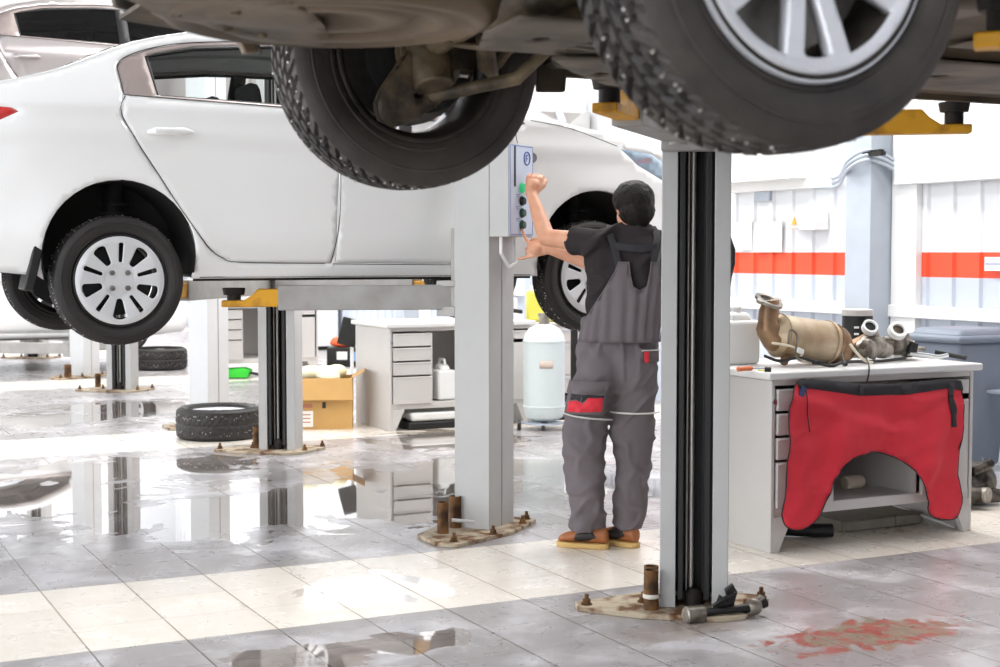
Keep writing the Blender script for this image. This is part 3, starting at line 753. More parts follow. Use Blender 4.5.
patch([(1.9, -.60), (3.0, -.60), (3.0, -.1), (1.9, -.1)], [circ(2.3, -.35, .03, 16)], .08, lambda x, y: (x, y, .20), 'undershield', M_underplate, suv, thick=.005)
patch([(2.05, .10), (3.0, .10), (3.0, .62), (2.05, .62)], [circ(2.3, .35, .03, 16)], .08, lambda x, y: (x, y, .20), 'undershield', M_underplate, suv, thick=.005)
# front-of-wheel deflector tab
a = lat(537, 68, 3.55); b_ = lat(570, 68, 3.55); c_ = lat(566, 92, 3.55); d_ = lat(538, 92, 3.55)
mb = MB(); mb.prism([a+Vector((0, 0, .06)), b_+Vector((0, 0, .06)), c_, d_], (0, .02, 0)); mb.build('air_deflector', M_under, suv, bevel=.006)

# ---------------------------------------------------------------- two-post lifts
def make_post(loc, kind, label, arms, armz, paint=M_post, box=False, group='grey lift posts in the row', height=3.6):
    """kind 'a': opening faces the camera side, 'b': opening faces away"""
    rz = R(-34.8) if kind == 'a' else R(215)
    root = empty('lift_post', (loc[0], loc[1], 0), rz, label, 'car lift post', group)
    w2, d2, th = .133, .10, .008
    mb = MB()
    # folded C channel: back, two sides, two front flanges
    sec = [(-w2+.062, -d2), (-w2, -d2), (-w2, d2), (w2, d2), (w2, -d2), (w2-.062, -d2), (w2-.062, -d2+th), (w2-th, -d2+th), (w2-th, d2-th), (-w2+th, d2-th), (-w2+th, -d2+th), (-w2+.062, -d2+th)]
    mb.prism([(x, y, .018) for x, y in sec], (0, 0, height)); col = mb.build('column', paint, root, bevel=.003)
    mb = MB(); mb.box((-.052, -d2+.03, height/2), (.022, .05, height-.1)); mb.box((.050, -d2+.03, height/2), (.024, .05, height-.1)); mb.box((0, d2-.03, height/2), (.20, .03, height-.1))
    mb.build('slide_track', M_black, root, bevel=.003)
    mb = MB(); mb.tube([(-.012, -.03, .06), (-.012, -.03, height)], .011, 12); mb.tube([(-.030, -.055, .06), (-.030, -.055, height)], .004, 8); mb.build('lead_screw', M_screw, root)
    mb = MB(); mb.tube([(.035, -.055, .05), (.035, -.055, height-.1)], .004, 6); mb.build('cable', M_pad, root)
    if kind == 'b':
        mb = MB(); mb.box((0, d2+.001, height/2), (.006, .006, height-.02)); mb.build('weld_seam', M_arm, root)
    mb = MB(); mb.lathe([(0, .035), (.05, .038), (.07, .02)], c=(0, -.06, .02), n=16); mb.build('screw_foot', M_pad, root)
    mb = MB(); sgn = 1 if kind == 'a' else -1
    pl = [(-.47, -.06), (-.45, -.14), (-.20, -.225), (.10, -.235), (.20, -.18), (.30, .10), (.28, .17), (.10, .20), (-.16, .20)]
    if kind == 'b': pl = [(-.25, .17), (.10, .22), (.52, .14), (.54, .04), (.40, -.16), (-.12, -.22), (-.27, -.02)]
    mb.prism([(x, y, 0) for x, y in pl], (0, 0, .02)); mb.build('base_plate', M_plate, root, bevel=.003)
    for (x, y) in ([(-.42, -.10), (-.20, -.03), (.20, -.10), (.27, .12)] if kind == 'a' else [(-.22, .13), (-.10, .17), (.22, .17), (.47, .09), (-.2, -.08)]):
        mb = MB(); mb.lathe([(.02, .022), (.026, .022), (.026, .016), (.042, .016), (.042, .009), (.062, .008)], c=(x, y, 0), n=10); mb.build('anchor_bolt', M_rust, root)
    # carriage
    ca = MB(); ca.box((0, -d2-.018, armz+.22), (.225, .03, .40)); ca.box((0, -d2-.05, armz-.0), (.27, .11, .05)); ca.box((0, -d2-.05, armz+.14), (.27, .11, .03))
    car_ = ca.build('carriage', M_arm, root, bevel=.004)
    Mi = (Matrix.Translation((loc[0], loc[1], 0)) @ Matrix.Rotation(rz, 4, 'Z')).inverted()
    for (tx, ty, padh, *xl) in arms:
        xl = xl[0] if xl else 0
        t = Mi @ Vector((tx, ty, armz+.07)); sx = .07 if t.x > 0 else -.07
        p0 = Vector((sx, -d2-.07, armz+.07)); d = t-p0; L = d.length; d.normalize(); rz_ = atan2(d.y, d.x)
        mid = p0+d*((L-.20-xl)/2-.02); mb = MB(); mb.box(mid, (L-.20-xl, .11, .125), rz=rz_); arm = mb.build('swing_arm', M_arm, root, bevel=.005)
        mb = MB(); n_ = Vector((-d.y, d.x, 0)); q0 = t-d*(.26+xl); q1 = t-d*.13; q2 = t+d*.06
        prof = [(q0, -.035), (q2, -.035), (q2, .0), (t-d*.06, .0), (t-d*.09, .035), (q0, .04)]
        prof = [(q0, -.045), (q2, -.045), (q2, -.012), (t-d*.05, -.012), (t-d*.09, .014), (t-d*.12, .045), (q0, .045)]
        mb.prism([a+Vector((0, 0, h))-n_*.042 for a, h in prof], n_*.084); mb.build('arm_extension', M_yellow, root, bevel=.006)
        mb = MB(); mb.lathe([(-.01, .035), (padh-.035, .035), (padh-.035, .052), (padh-.004, .058), (padh, .056), (padh, .001)], c=t, n=18); mb.build('lift_pad', M_pad, root)
        mb = MB(); mb.lathe([(-.075, .05), (.075, .05)], c=p0, n=18); mb.build('arm_pivot', M_arm, root)
    if box:
        z0, z1 = 1.49, 1.955; yb = d2
        mb = MB(); mb.box((0, yb+.055, (z0+z1)/2), (.262, .11, z1-z0)); cb = mb.build('control_box', M_post, root, bevel=.004)
        mb = MB(); mb.box((0, yb+.112, (z0+z1)/2), (.25, .004, z1-z0-.015)); pn = mb.build('control_panel', M_panelblue, cb)
        f = yb+.114
        # local +x is the far-left end after the turn: panel runs from x=+.13 (left in the picture) to -.13
        mb = MB(); mb.box((.075, f+.001, 1.84), (.016, .003, .20)); mb.build('indicator_slot', M_black, pn)
        for (x, z, m_, r_) in ((0.0, 1.735, M_green, .022), (0, 1.67, M_black, .02), (0, 1.61, M_darkgreen, .02), (0, 1.55, M_darkgreen, .02)):
            mb = MB(); mb.lathe([(f-.001, r_+.004), (f+.006, r_+.004), (f+.006, r_), (f+.018, r_*.9), (f+.020, .001)], c=(x, 0, z), axis='Y', n=20); mb.build('push_button', m_, pn)
        mb = MB()   # border print and emblem ring with a letter
        for (cx_, cz_, sx_, sz_) in ((0, z0+.012, .24, .003), (0, z1-.012, .24, .003), (.12, (z0+z1)/2, .003, z1-z0-.03), (-.12, (z0+z1)/2, .003, z1-z0-.03)): mb.box((cx_, f, cz_), (sx_, .002, sz_))
        mb.tube([(-.055+.032*cos(t), f+.001, 1.885+.032*sin(t)) for t in [2*pi*k/24 for k in range(25)]], .0035, 6)
        mb.box((-.046, f+.001, 1.885), (.006, .002, .034)); mb.box((-.057, f+.001, 1.899), (.018, .002, .006)); mb.box((-.055, f+.001, 1.884), (.014, .002, .006))
        for z in (1.70, 1.64, 1.58): mb.box((.045, f, z), (.035, .002, .004)); mb.box((.045, f, z-.01), (.025, .002, .003))
        mb.build('printed_marks', M_blue, pn)
        mb = MB(); mb.tube([(.10, yb+.05, z0), (.10, yb+.05, z0-.08), (.02, yb+.05, z0-.15), (-.06, yb+.05, z0-.13), (-.08, yb+.03, z0)], .009, 8)
        mb.tube([(.05, yb+.05, z1), (.06, yb+.05, z1+.12), (.09, yb+.02, z1+.3)], .012, 8); mb.build('conduit', M_white, cb)
    return root
AZ1 = 1.825; AZ2 = 1.115
near_post = make_post((3.29, 4.80), 'a', 'nearest grey lift post in front of the mechanic, open channel facing the camera', [(2.42, 4.02, .07), (3.95, 4.10, .07, .14)], AZ1, group=None)
mid_post = make_post((3.29, 6.69), 'b', 'grey lift post with the control box the mechanic is pressing', [(2.12, 7.16, .05), (3.72, 7.60, .05)], AZ2, box=True, group=None)
make_post((3.29, 9.98), 'a', 'lift post between the cardboard box and the flat tyre', [(2.12, 8.55, .05), (3.92, 8.55, .05)], AZ2, group=None)
make_post((3.29, 1.50), 'b', 'lift post holding the yellow arm pad at the top right corner', [(2.40, 2.35, .07), (4.04, 2.32, .07)], AZ1, group=None)
make_post((3.29, 11.85), 'b', 'pale lift post standing right behind the flat tyre', [(1.2, 12.7, .05), (3.0, 12.7, .05)], 2.06, M_postfar, group=None)
make_post((3.29, 15.1), 'a', 'open channel lift post below the white sedan rear wheel', [(1.2, 13.9, .05), (3.0, 13.9, .05)], 2.06, M_post, group=None)
make_post((3.29, 17.05), 'b', 'pale lift post left of the one below the sedan rear wheel', [(1.9, 17.95, .02), (3.9, 17.95, .02)], .25, M_postfar, group=None)
make_post((3.29, 20.35), 'a', 'farthest and smallest lift post at the left edge', [(1.9, 19.35, .02), (3.9, 19.35, .02)], .25, M_post, group=None)
# rusty height adapters standing on the base plates
def adapter(p, h, r, label):
    mb = MB(); mb.lathe([(0, r), (h, r), (h, r*.8), (h-.05, r*.78), (h-.05, .001)], n=22)
    o = mb.build('lift_adapter_tube', M_rust); o.location = p
    tag(o, label, 'metal tube')
    mb = MB(); mb.lathe([(h*.30, r+.003), (h*.38, r+.003), (h*.38, r-.004), (h*.30, r-.004)], n=22, cap=False); return o
p = ground(651, 609, .02); o = adapter(p, .155, .029, 'rusty tube with white tape beside the nearest lift post'); 
mb = MB(); mb.lathe([(.045, .0305), (.062, .0305)], n=22, cap=False); t = mb.build('tape_band', M_tape, o); sd = t.modifiers.new('t', 'SOLIDIFY'); sd.thickness = .002; sd.offset = 1
p = ground(651, 609, .02); p = p+Vector((.04, .062, 0)); adapter(p, .155, .029, 'rusty tube behind the taped tube at the nearest post')
p = ground(443, 533, .02); adapter(p, .155, .029, 'left of the two rusty tubes at the control post foot')
p = ground(455, 528, .02)+Vector((.01, .02, 0)); adapter(p, .16, .031, 'right rusty tube against the control post foot')
p = ground(257, 448, .02); adapter(p, .15, .029, 'rusty tube at the foot of the post by the flat tyre')
p = ground(98, 387, .02); adapter(p, .14, .03, 'small rusty tube left of the post below the sedan wheel')
p = ground(133, 386, .02); adapter(p, .12, .04, 'small rusty tube right of the post below the sedan wheel')
p = ground(68, 377, .02); adapter(p, .14, .04, 'rusty tube on the pale post base far left')
mb = MB(); a = at(452, 520, 7.15); b_ = at(474, 522, 7.18); mb.tube([a, b_], .009, 8); tag(mb.build('metal_rod', M_post), 'short pale rod leaning by the rusty tubes', 'rod')
#P2BEGIN
# ---------------------------------------------------------------- wall fittings on the right wall
def cw(x, Y, z=0): return Vector((x*cos(HD)+Y*sin(HD), -x*sin(HD)+Y*cos(HD), z))
def wallbox(name, x0, y0, x1, y1, depth, m, label, cat, x=WALLX-.022, bevel=.006, group=None):
    a = hit(x0, y0, 0, x); b = hit(x1, y1, 0, x); mb = MB()
    mb.box((0, 0, 0), (depth, abs(a.y-b.y), abs(a.z-b.z))); o = mb.build(name, m, bevel=bevel)
    o.location = (x-depth/2, (a.y+b.y)/2, (a.z+b.z)/2); return tag(o, label, cat, group)
for k, (pl, pr) in enumerate(((845, 870), (524, 538), (395, 404))):
    yn = hit(pr, 253, 0, 7.33).y; yf = hit(pl, 253, 0, 7.33).y
    mb = MB(); mb.box((7.465, (yn+yf)/2, CEIL/2), (.27, yf-yn, CEIL)); mb.build('trim_%d' % (k+2), M_steel, bevel=.004)['kind'] = 'structure'
    mb = MB(); mb.box((7.56, yn-.14, CEIL/2), (.07, .26, CEIL)); mb.build('trim_%d' % (k+5), M_white)['kind'] = 'structure'
wallbox('wall_unit', 730, 152, 812, 179, .22, M_white, 'long white wall unit above the papers, right of the near post', 'wall unit')
wallbox('wall_board', 905, 118, 1060, 176, .10, M_white, 'large white board at the top right of the wall', 'board')
e = wallbox('electrical_box', 797, 213, 812, 229, .10, M_bench, 'small grey electrical box left of the steel column', 'electrical box')
mb = MB(); mb.prism([(-.056, -.03, -.03), (-.056, .03, -.03), (-.056, 0, .03)], (.004, 0, 0)); mb.build('warning_sign', M_yellow, e)
wallbox('switch_box', 813, 211, 829, 230, .14, M_white, 'white switch box beside the grey electrical box', 'switch box')
p1 = wallbox('wall_paper', 755, 222, 782, 252, .004, M_paper, 'upright sheet of paper taped on the white wall', 'notice', bevel=0, x=WALLX-.03)
wallbox('wall_paper', 737, 222, 752, 250, .004, M_paper, 'paper sheet partly behind the nearest lift post', 'notice', bevel=0, x=WALLX-.03)
p3 = wallbox('wall_label', 985, 257, 1004, 271, .004, M_paper, 'white label stuck on the orange stripe', 'label', bevel=0, x=WALLX-.03)
mb = MB(); mb.box((-.003, 0, 0), (.002, .16, .006)); mb.build('printed_line', M_blue, p3)
wallbox('cable_rail', 735, 181, 838, 187, .06, M_white, 'white cable rail running under the wall unit', 'cable rail')
wallbox('grille', 757, 192, 772, 201, .03, M_steel, 'small grey vent plate under the wall unit', 'vent')
for k in range(3):
    mb = MB(); pts = [(7.55, hit(815, 170, 0, 7.55).y, 0), (7.50, hit(838, 170, 0, 7.5).y, 0), (7.28, hit(848, 170, 0, 7.28).y, .10), (7.27, hit(866, 170, 0, 7.27).y, .16), (7.42, hit(884, 170, 0, 7.42).y, .13), (7.52, hit(903, 170, 0, 7.5).y, .06), (7.52, 7.9, .04)]
    z0 = hit(850, 183, 0, 7.3).z+.035*k
    mb.tube(smoothc([(x, y, z0+z) for x, y, z in pts], False, 5), .013, 8)
    tag(mb.build('conduit_pipe', M_steel), ['lowest of the three grey conduits bent around the steel column', 'middle of the three grey conduits bent around the steel column', 'topmost of the three grey conduits bent around the steel column'][k], 'pipe', 'conduits bent around the column')
a = hit(874, 154, 0, 7.3); mb = MB(); mb.box((0, 0, 0), (.05, .20, .03))
for k in range(6): mb.box((0, -.08+.032*k, .02), (.04, .012, .02))
o = mb.build('terminal_strip', M_liner); o.location = a; tag(o, 'dark toothed strip fixed on the steel column', 'terminal strip')
# heater hanging from the wall above the mechanic
a = hit(520, 50, 0, 6.9); b_ = hit(556, 112, 0, 6.9)
e = empty('air_heater', ((a.x+b_.x)/2, (a.y+b_.y)/2, b_.z), 0, 'pale hanging box with a funnel below, above the control box', 'air heater')
mb = MB(); mb.box((.1, 0, (a.z-b_.z)/2), (.5, abs(a.y-b_.y)*.9, a.z-b_.z)); mb.build('housing', M_white, e, bevel=.02)
mb = MB(); mb.loft([[(-.15, -.35, 0), (.3, -.35, 0), (.3, .35, 0), (-.15, .35, 0)], [(.0, -.04, -.28), (.08, -.04, -.28), (.08, .04, -.28), (0, .04, -.28)]]); mb.build('funnel', M_bench, e)
for y_ in (-.3, .3): mb = MB(); mb.tube([(.1, y_, a.z-b_.z), (.1, y_, CEIL-b_.z)], .012, 8); mb.build('hanger_rod', M_steel, e)
mb = MB(); mb.tube([(.05, -.3, .05), (.05, -.42, -.1), (.05, -.42, -.35), (.05, -.3, -.5)], .04, 10); mb.build('hose', M_steel, e)
wallbox('wall_cabinet', 556, 118, 590, 150, .25, M_white, 'white wall cabinet above the mechanic, behind the sedan bonnet', 'cabinet')

# ---------------------------------------------------------------- workbenches
def make_bench():
    r = empty('workbench', (0, 0, 0), 0, '', 'workbench')
    Lb, D, Hh = 1.26, .74, .855; pw = .37; t = .02; zc = .17
    mb = MB(); mb.box((Lb/2, D/2-.005, Hh-.018), (Lb+.07, D+.05, .036)); mb.build('bench_top', M_benchtop, r, bevel=.008)
    for x in (0, Lb-t):
        mb = MB(); mb.prism([(x, 0, Hh-.04), (x, D, Hh-.04), (x, D, 0), (x, D-.12, 0), (x, D-.16, .0), (x, .0, 0)], (t, 0, 0)); mb.build('side_panel', M_bench, r, bevel=.003)
    for x, s_ in ((t, 1), (Lb-t, -1)):   # tapered front feet
        mb = MB(); mb.prism([(x, 0, zc), (x+s_*.11, 0, zc), (x+s_*.03, 0, 0), (x, 0, 0)], (0, .03, 0)); mb.build('foot', M_bench, r, bevel=.002)
    mb = MB(); mb.box((Lb/2, D-.01, .5), (Lb-.04, .015, .66)); mb.build('back_panel', M_bench, r)
    mb = MB(); mb.box((Lb/2, .03, zc+.025), (Lb-.04, .05, .05)); mb.box((Lb/2, D/2, zc+.04), (Lb-.04, D-.04, .015)); mb.build('bottom_shelf', M_bench, r, bevel=.003)
    for x in (pw, Lb-.36):
        mb = MB(); mb.box((x, D/2, .47), (.018, D-.04, .60)); mb.build('divider', M_bench, r)
    mb = MB(); mb.box((Lb/2, .02, Hh-.05), (Lb-.04, .03, .03)); mb.box((Lb-.33, .015, Hh-.15), (.02, .03, .14)); mb.build('top_rail', M_bench, r)
    z = Hh-.075
    for h in (.115, .115, .115, .23):
        dr = MB(); dr.box((t+pw/2-.01, .0, z-h/2), (pw-.035, .025, h-.014)); dr.box((t+pw/2-.01, -.010, z-.014), (pw-.05, .014, .010))
        d_ = dr.build('drawer', M_bench, r, bevel=.003)
        mb = MB(); mb.box((t+pw/2-.01, -.006, z-.025), (pw-.09, .006, .010)); mb.build('handle', M_black, d_)
        z -= h
    mb = MB(); mb.box((Lb-.19, 0, Hh-.13), (.30, .022, .10)); mb.box((Lb-.19, -.01, Hh-.09), (.28, .012, .008)); mb.build('drawer', M_bench, r, bevel=.003)
    mb = MB(); mb.box((Lb-.19, 0, .46), (.30, .022, .50)); dd = mb.build('door', M_bench, r, bevel=.003)
    mb = MB(); mb.lathe([(-.02, .012), (-.014, .014), (-.01, .008)], c=(Lb-.32, 0, .55), axis='Y', n=14); mb.build('door_lock', M_chrome, dd)
    mb = MB(); mb.lathe([(-.008, .012), (0, .012)], c=(.012+.0, .0, Hh-.14), axis='Y', n=14); mb.build('lock', M_chrome, r)
    return r
bench = make_bench(); BO = Vector((4.20, 5.50, 0)); bench.location = BO
bench['label'] = 'grey steel workbench on the right with the red cover over its front'
b2 = copy_tree(bench); b2.location = (4.41, 10.66, 0); b2['label'] = 'grey steel workbench with drawers right of the cardboard box'
b3 = copy_tree(bench); b3.location = (4.45, 15.95, 0); b3['label'] = 'pale workbench seen between the two lift posts, above the green dustpan'
YF = BO.y
def bf(px, py): p = hit(px, py, 1, YF-.075); return (p.x, p.z)
cov = [(803, 381), (814, 380), (845, 383), (862, 385), (907, 385), (948, 380), (960, 382), (966, 389), (964, 416), (960, 451), (960, 485), (961, 502), (955, 516), (941, 519), (931, 514), (926, 495), (914, 471), (896, 458), (876, 452), (855, 457), (838, 470), (828, 492), (817, 518), (803, 529), (789, 528), (784, 516), (788, 489), (787, 461), (789, 430), (791, 406), (796, 391)]
covp = [bf(*p) for p in cov]
covs = smoothc(covp, True, 3)
x0c = min(p[0] for p in covp); x1c = max(p[0] for p in covp); zt = max(p[1] for p in covp)
def cfn(x, z):
    u = (x-x0c)/(x1c-x0c); d = (zt-z)
    f = .012*sin(26*(z+.9*(u-.45)**2*1.1))*math.exp(-((u-.45)/.28)**2)*math.exp(-((d-.16)/.14)**2)
    f = .55*(f*2.2)+.6*(.020*sin(15*u+8*d+.9*sin(9*d))*min(1, d*3) + .012*sin(37*u+7*d+1)*min(1, d*2) + .030*noise.noise(Vector((u*5+d*3, d*8, 3)))*min(1, d*4) + .020*max(0, 1-abs(noise.noise(Vector((u*3-d*3, d*6+u*4, 9))))*5)*min(1, d*4))
    f += .014*math.exp(-((d-.10-(.35*(u-.1)))/.035)**2)*(u < .6) - .012*math.exp(-((d-.12-.35*(.95-u))/.03)**2)*(u > .4)
    return (x, YF-.045-.03*min(1, d*4)-f, z)
cover = patch(covs, [], .022, cfn, 'fender_cover', M_red, None, thick=.004)
tag(cover, 'red cloth cover with black edging hanging over the workbench front', 'cover')
mb = MB(); mb.tube([Vector(cfn(*p)) for p in covs+[covs[0]]], .0035, 6); mb.build('edge_binding', M_strap, cover)
band = [bf(*p) for p in [(800, 381), (814, 379), (845, 382), (862, 384), (907, 384), (948, 379), (964, 381), (967, 391), (948, 389), (907, 395), (862, 396), (814, 389), (803, 390)]]
patch(band, [], .03, lambda x, z: tuple(Vector(cfn(x, z))-Vector((0, .004, 0))), 'top_band', M_strap, cover, thick=.004)
patch([bf(*p) for p in [(951, 383), (957, 383), (956, 427), (951, 427)]], [], .02, lambda x, z: tuple(Vector(cfn(x, z))-Vector((0, .006, 0))), 'strap', M_strap, cover, thick=.004)
mb = MB(); mb.tube([tuple(Vector(cfn(*bf(*p)))-Vector((0, .008, 0))) for p in [(808, 384), (807, 400), (808, 415), (810, 432)]], .003, 6); mb.build('cord', M_cable, cover)
mb = MB(); mb.box(tuple(Vector(cfn(*bf(804, 392)))-Vector((0, .01, 0))), (.03, .006, .05), ry=.5); mb.build('buckle', mat('dark_blue_plastic', '2e3c66', .4), cover)
# things on the bench top
ZT = .855
def bt(px, py, u): p = hit(px, py, 1, u); return Vector((p.x, u, p.z))
e = empty('exhaust_converter', bt(812, 362, 5.82), 0, 'large beige metal converter lying on the bench with its open flange up left', 'exhaust part')
o0 = e.location.copy()
def q(px, py, u=5.82): return bt(px, py, u)-o0
mb = MB(); A = q(776, 335); B = q(829, 343); mb.tube([A-(B-A)*.10, A, A+(B-A)*.02, B-(B-A)*.02, B, B+(B-A)*.1], [.06, .095, .104, .108, .104, .085], 28)
mb.tube([A+(B-A)*.04, A+(B-A)*.07], .110, 28); mb.tube([B-(B-A)*.08, B-(B-A)*.04], .113, 28); mb.build('converter_body', M_cat, e, bevel=0)
mb = MB(); mb.tube(smoothc([q(779, 338), q(771, 334), q(768, 322), q(770, 306), q(770, 300)], False, 3), [.075]*3+[.062]*3+[.05]*3+[.045]*4, 18); mb.build('inlet_neck', M_cat2, e)
fd = Vector((.15, -.45, .9)).normalized(); fm = fd.to_track_quat('Z', 'Y').to_matrix().to_4x4()
mb = MB(); mb.lathe([(-.008, .045), (-.008, .072), (.008, .072), (.008, .048), (-.006, .045)], c=q(769, 301), n=28, M=fm, cap=False)
for s_ in (-1, 1): mb.lathe([(-.008, .018), (.008, .018)], c=q(769, 301)+fm.to_3x3() @ Vector((s_*.078, 0, 0)), n=12, M=fm)
mb.build('inlet_flange', M_castal, e)
mb = MB(); mb.lathe([(-.003, .044), (.0, .044)], c=q(769, 301), n=24, M=fm); mb.build('inlet_opening', M_blacksat, e)
mb = MB(); C = q(845, 352); mb.tube(smoothc([B, B+(C-B)*.5+Vector((0, 0, .0)), C, q(856, 345), q(868, 338)], False, 4), [.107, .105, .10, .09, .085, .08, .075, .07, .05, .045, .04, .036, .034, .032, .03, .03, .03], 20)
mb.ell(q(836, 345), (.07, .10, .10)); mb.tube([q(843, 350), q(838, 368)], [.05, .025], 12); mb.build('outlet_cone', M_cat2, e, bevel=0)
mb = MB(); mb.tube(smoothc([q(772, 343, 5.70), q(790, 346, 5.68), q(803, 352, 5.68), q(798, 360, 5.66), q(812, 363, 5.64), q(826, 364, 5.62)], False, 4), .006, 8); mb.build('sensor_cable', M_cream, e)
mb = MB(); mb.tube(smoothc([q(788, 345, 5.7), q(790, 330, 5.69), q(797, 336, 5.68), q(796, 356, 5.66), q(806, 362, 5.62)], False, 4), .0055, 8); mb.build('sensor_cable', M_castal, e)
mb = MB(); mb.box(q(800, 351, 5.66), (.035, .02, .025), ry=.4); mb.build('cable_plug', M_white, e, bevel=.003)
mb = MB(); mb.box(q(820, 363, 5.62), (.08, .03, .02), ry=.1); mb.build('cable_plug', M_black, e, bevel=.003)
mb = MB(); mb.tube([q(787, 352), q(784, 362, 5.75)], [.03, .02], 10); mb.build('support_bracket', M_cat2, e)
# turbo and pump castings
e = empty('turbocharger', bt(868, 360, 5.80), 0, 'grey turbo casting with a round open outlet beside the converter', 'engine part'); o0 = e.location.copy()
def q2(px, py, u=5.80): return bt(px, py, u)-o0
mb = MB(); mb.ell(q2(871, 346), (.09, .07, .06)); mb.ell(q2(862, 349), (.06, .06, .05)); mb.ell(q2(882, 350), (.06, .06, .045)); mb.tube([q2(872, 345), q2(871, 330)], [.05, .034], 16); mb.tube(smoothc([q2(860, 352), q2(866, 342, 5.72), q2(874, 348, 5.70), q2(872, 358, 5.72)], False, 4), .018, 10)
o = mb.build('housing', M_castal, e); 
fd = Vector((-.25, -.75, .6)).normalized(); fm = fd.to_track_quat('Z', 'Y').to_matrix().to_4x4()
mb = MB(); mb.lathe([(-.02, .028), (-.02, .040), (.012, .040), (.012, .029), (-.018, .026)], c=q2(870, 327, 5.77), n=24, M=fm, cap=False); mb.build('outlet_ring', M_white, e)
mb = MB(); mb.lathe([(-.001, .028), (.002, .028)], c=q2(870, 327, 5.77), n=24, M=fm); mb.build('outlet_opening', M_blacksat, e)
mb = MB(); mb.tube(smoothc([q2(850, 344, 5.65), q2(856, 352, 5.62), q2(864, 360, 5.60), q2(873, 363, 5.58)], False, 4), .007, 8); mb.build('hose', M_cream, e)
e = empty('pump_casting', bt(897, 357, 5.86), 0, 'aluminium pump casting with a white ring, right of the turbo', 'engine part'); o0 = e.location.copy()
mb = MB(); mb.ell(q2(899, 345, 5.86), (.085, .07, .055)); mb.ell(q2(908, 350, 5.86), (.05, .06, .04)); mb.ell(q2(886, 344, 5.86), (.06, .04, .03)); mb.tube([q2(898, 345, 5.84), q2(898, 332, 5.82)], [.05, .045], 18); mb.tube([q2(884, 340, 5.85), q2(908, 342, 5.80)], .02, 10); mb.tube([q2(905, 335, 5.84), q2(912, 352, 5.8)], .022, 10)
mb.build('housing', M_castal, e)
mb = MB(); mb.lathe([(-.02, .030), (-.02, .050), (.012, .048), (.012, .031), (-.015, .028)], c=q2(898, 330, 5.79), n=24, M=fm, cap=False); mb.build('ring', M_white, e)
mb = MB(); mb.lathe([(-.004, .031), (.000, .031)], c=q2(898, 330, 5.79), n=24, M=fm); mb.build('ring_opening', M_iron, e)
mb = MB(); mb.box(q2(912, 349, 5.78), (.05, .03, .07), ry=.3); mb.build('bracket', M_black, e, bevel=.004)
p = bt(857, 345, 6.12); p.z = ZT
e = empty('tin_can', p, 0, 'black and blue labelled can with grey lid behind the turbo', 'can'); e.scale = (1.15, 1.15, 1.4)
mb = MB(); mb.lathe([(0, .068), (.005, .07), (.155, .07), (.16, .068)], n=28); mb.build('can_body', M_black, e)
mb = MB(); mb.lathe([(.158, .073), (.18, .073), (.183, .06)], n=28); mb.build('lid', M_bench, e)
patch([(-.55, .03), (.35, .03), (.35, .12), (-.55, .12)], [], .08, lambda t, z: (.0713*sin(t+.3), -.0713*cos(t+.3), z), 'can_label', M_blue, e, thick=.001)
mb = MB()
for k in range(4): mb.box((.0713*sin(-.75)-.0, -.0713*cos(-.75), .04+.025*k), (.022, .002, .008), rz=-.75)
mb.build('label_print', M_white, e)
p = bt(738, 352, 6.0); p.z = ZT; p.x -= .01
e = empty('plastic_canister', p, 0, 'tall white plastic canister at the left end of the bench', 'canister')
mb = MB(); mb.box((0, 0, .11), (.20, .14, .22)); mb.box((0, 0, .235), (.15, .10, .05), taper=.7); mb.build('body', M_white, e, bevel=.02, seg=3)
mb = MB(); mb.lathe([(.255, .025), (.285, .025)], n=16); mb.build('cap', M_white, e)
e = empty('screwdriver', bt(745, 358, 5.60)*1.0, R(10), 'screwdriver with orange handle at the left bench corner', 'screwdriver'); e.location.z = ZT+.012
mb = MB(); mb.tube([(-.05, 0, 0), (-.045, 0, 0), (-.02, 0, 0), (.04, 0, 0), (.05, 0, 0)], [.006, .012, .010, .012, .007], 10); mb.build('handle', M_orange, e)
mb = MB(); mb.tube([(.05, 0, 0), (.15, 0, -.006)], .004, 8); mb.build('shaft', M_steel, e)
for (x0, y0, x1, y1, u0, u1, r_, m_, lb, ct) in ((731, 356, 738, 357, 5.95, 5.95, .009, M_black, 'black tool bit left of the orange screwdriver', 'tool'), (765, 363, 771, 363, 5.53, 5.51, .012, M_black, 'black rubber plug on the front left bench corner', 'plug')):
    mb = MB(); a = bt(x0, y0, u0); b_ = bt(x1, y1, u1); a.z = b_.z = ZT+r_; mb.tube([a, b_], r_, 10); tag(mb.build('hand_tool', m_), lb, ct)
def lying(name, pts, r_, m_, lb, ct):
    mb = MB(); P_ = [bt(x, y, u) for x, y, u in pts]
    for v in P_: v.z = max(ZT+r_, min(v.z, ZT+.05))
    mb.tube(smoothc([tuple(v) for v in P_], False, 5), r_, 8); return tag(mb.build(name, m_), lb, ct)
lying('black_cable', [(765, 356, 5.9), (780, 361, 5.75), (800, 358, 5.66), (830, 366, 5.6), (845, 362, 5.62), (880, 361, 5.7), (905, 358, 5.72)], .008, M_cable, 'black cable running under the metal parts on the bench', 'cable')
lying('ratchet_wrench', [(908, 354, 5.78), (925, 355, 5.72), (938, 357, 5.68), (948, 355, 5.66)], .011, M_chrome, 'shiny ratchet wrench at the right of the bench', 'wrench')
lying('pliers', [(935, 352, 5.72), (950, 355, 5.66), (966, 358, 5.58)], .012, M_black, 'black pliers on the right bench corner', 'pliers')
lying('socket_bar', [(905, 347, 5.95), (925, 349, 5.85)], .012, M_castal, 'short silver bar behind the ratchet wrench', 'tool')
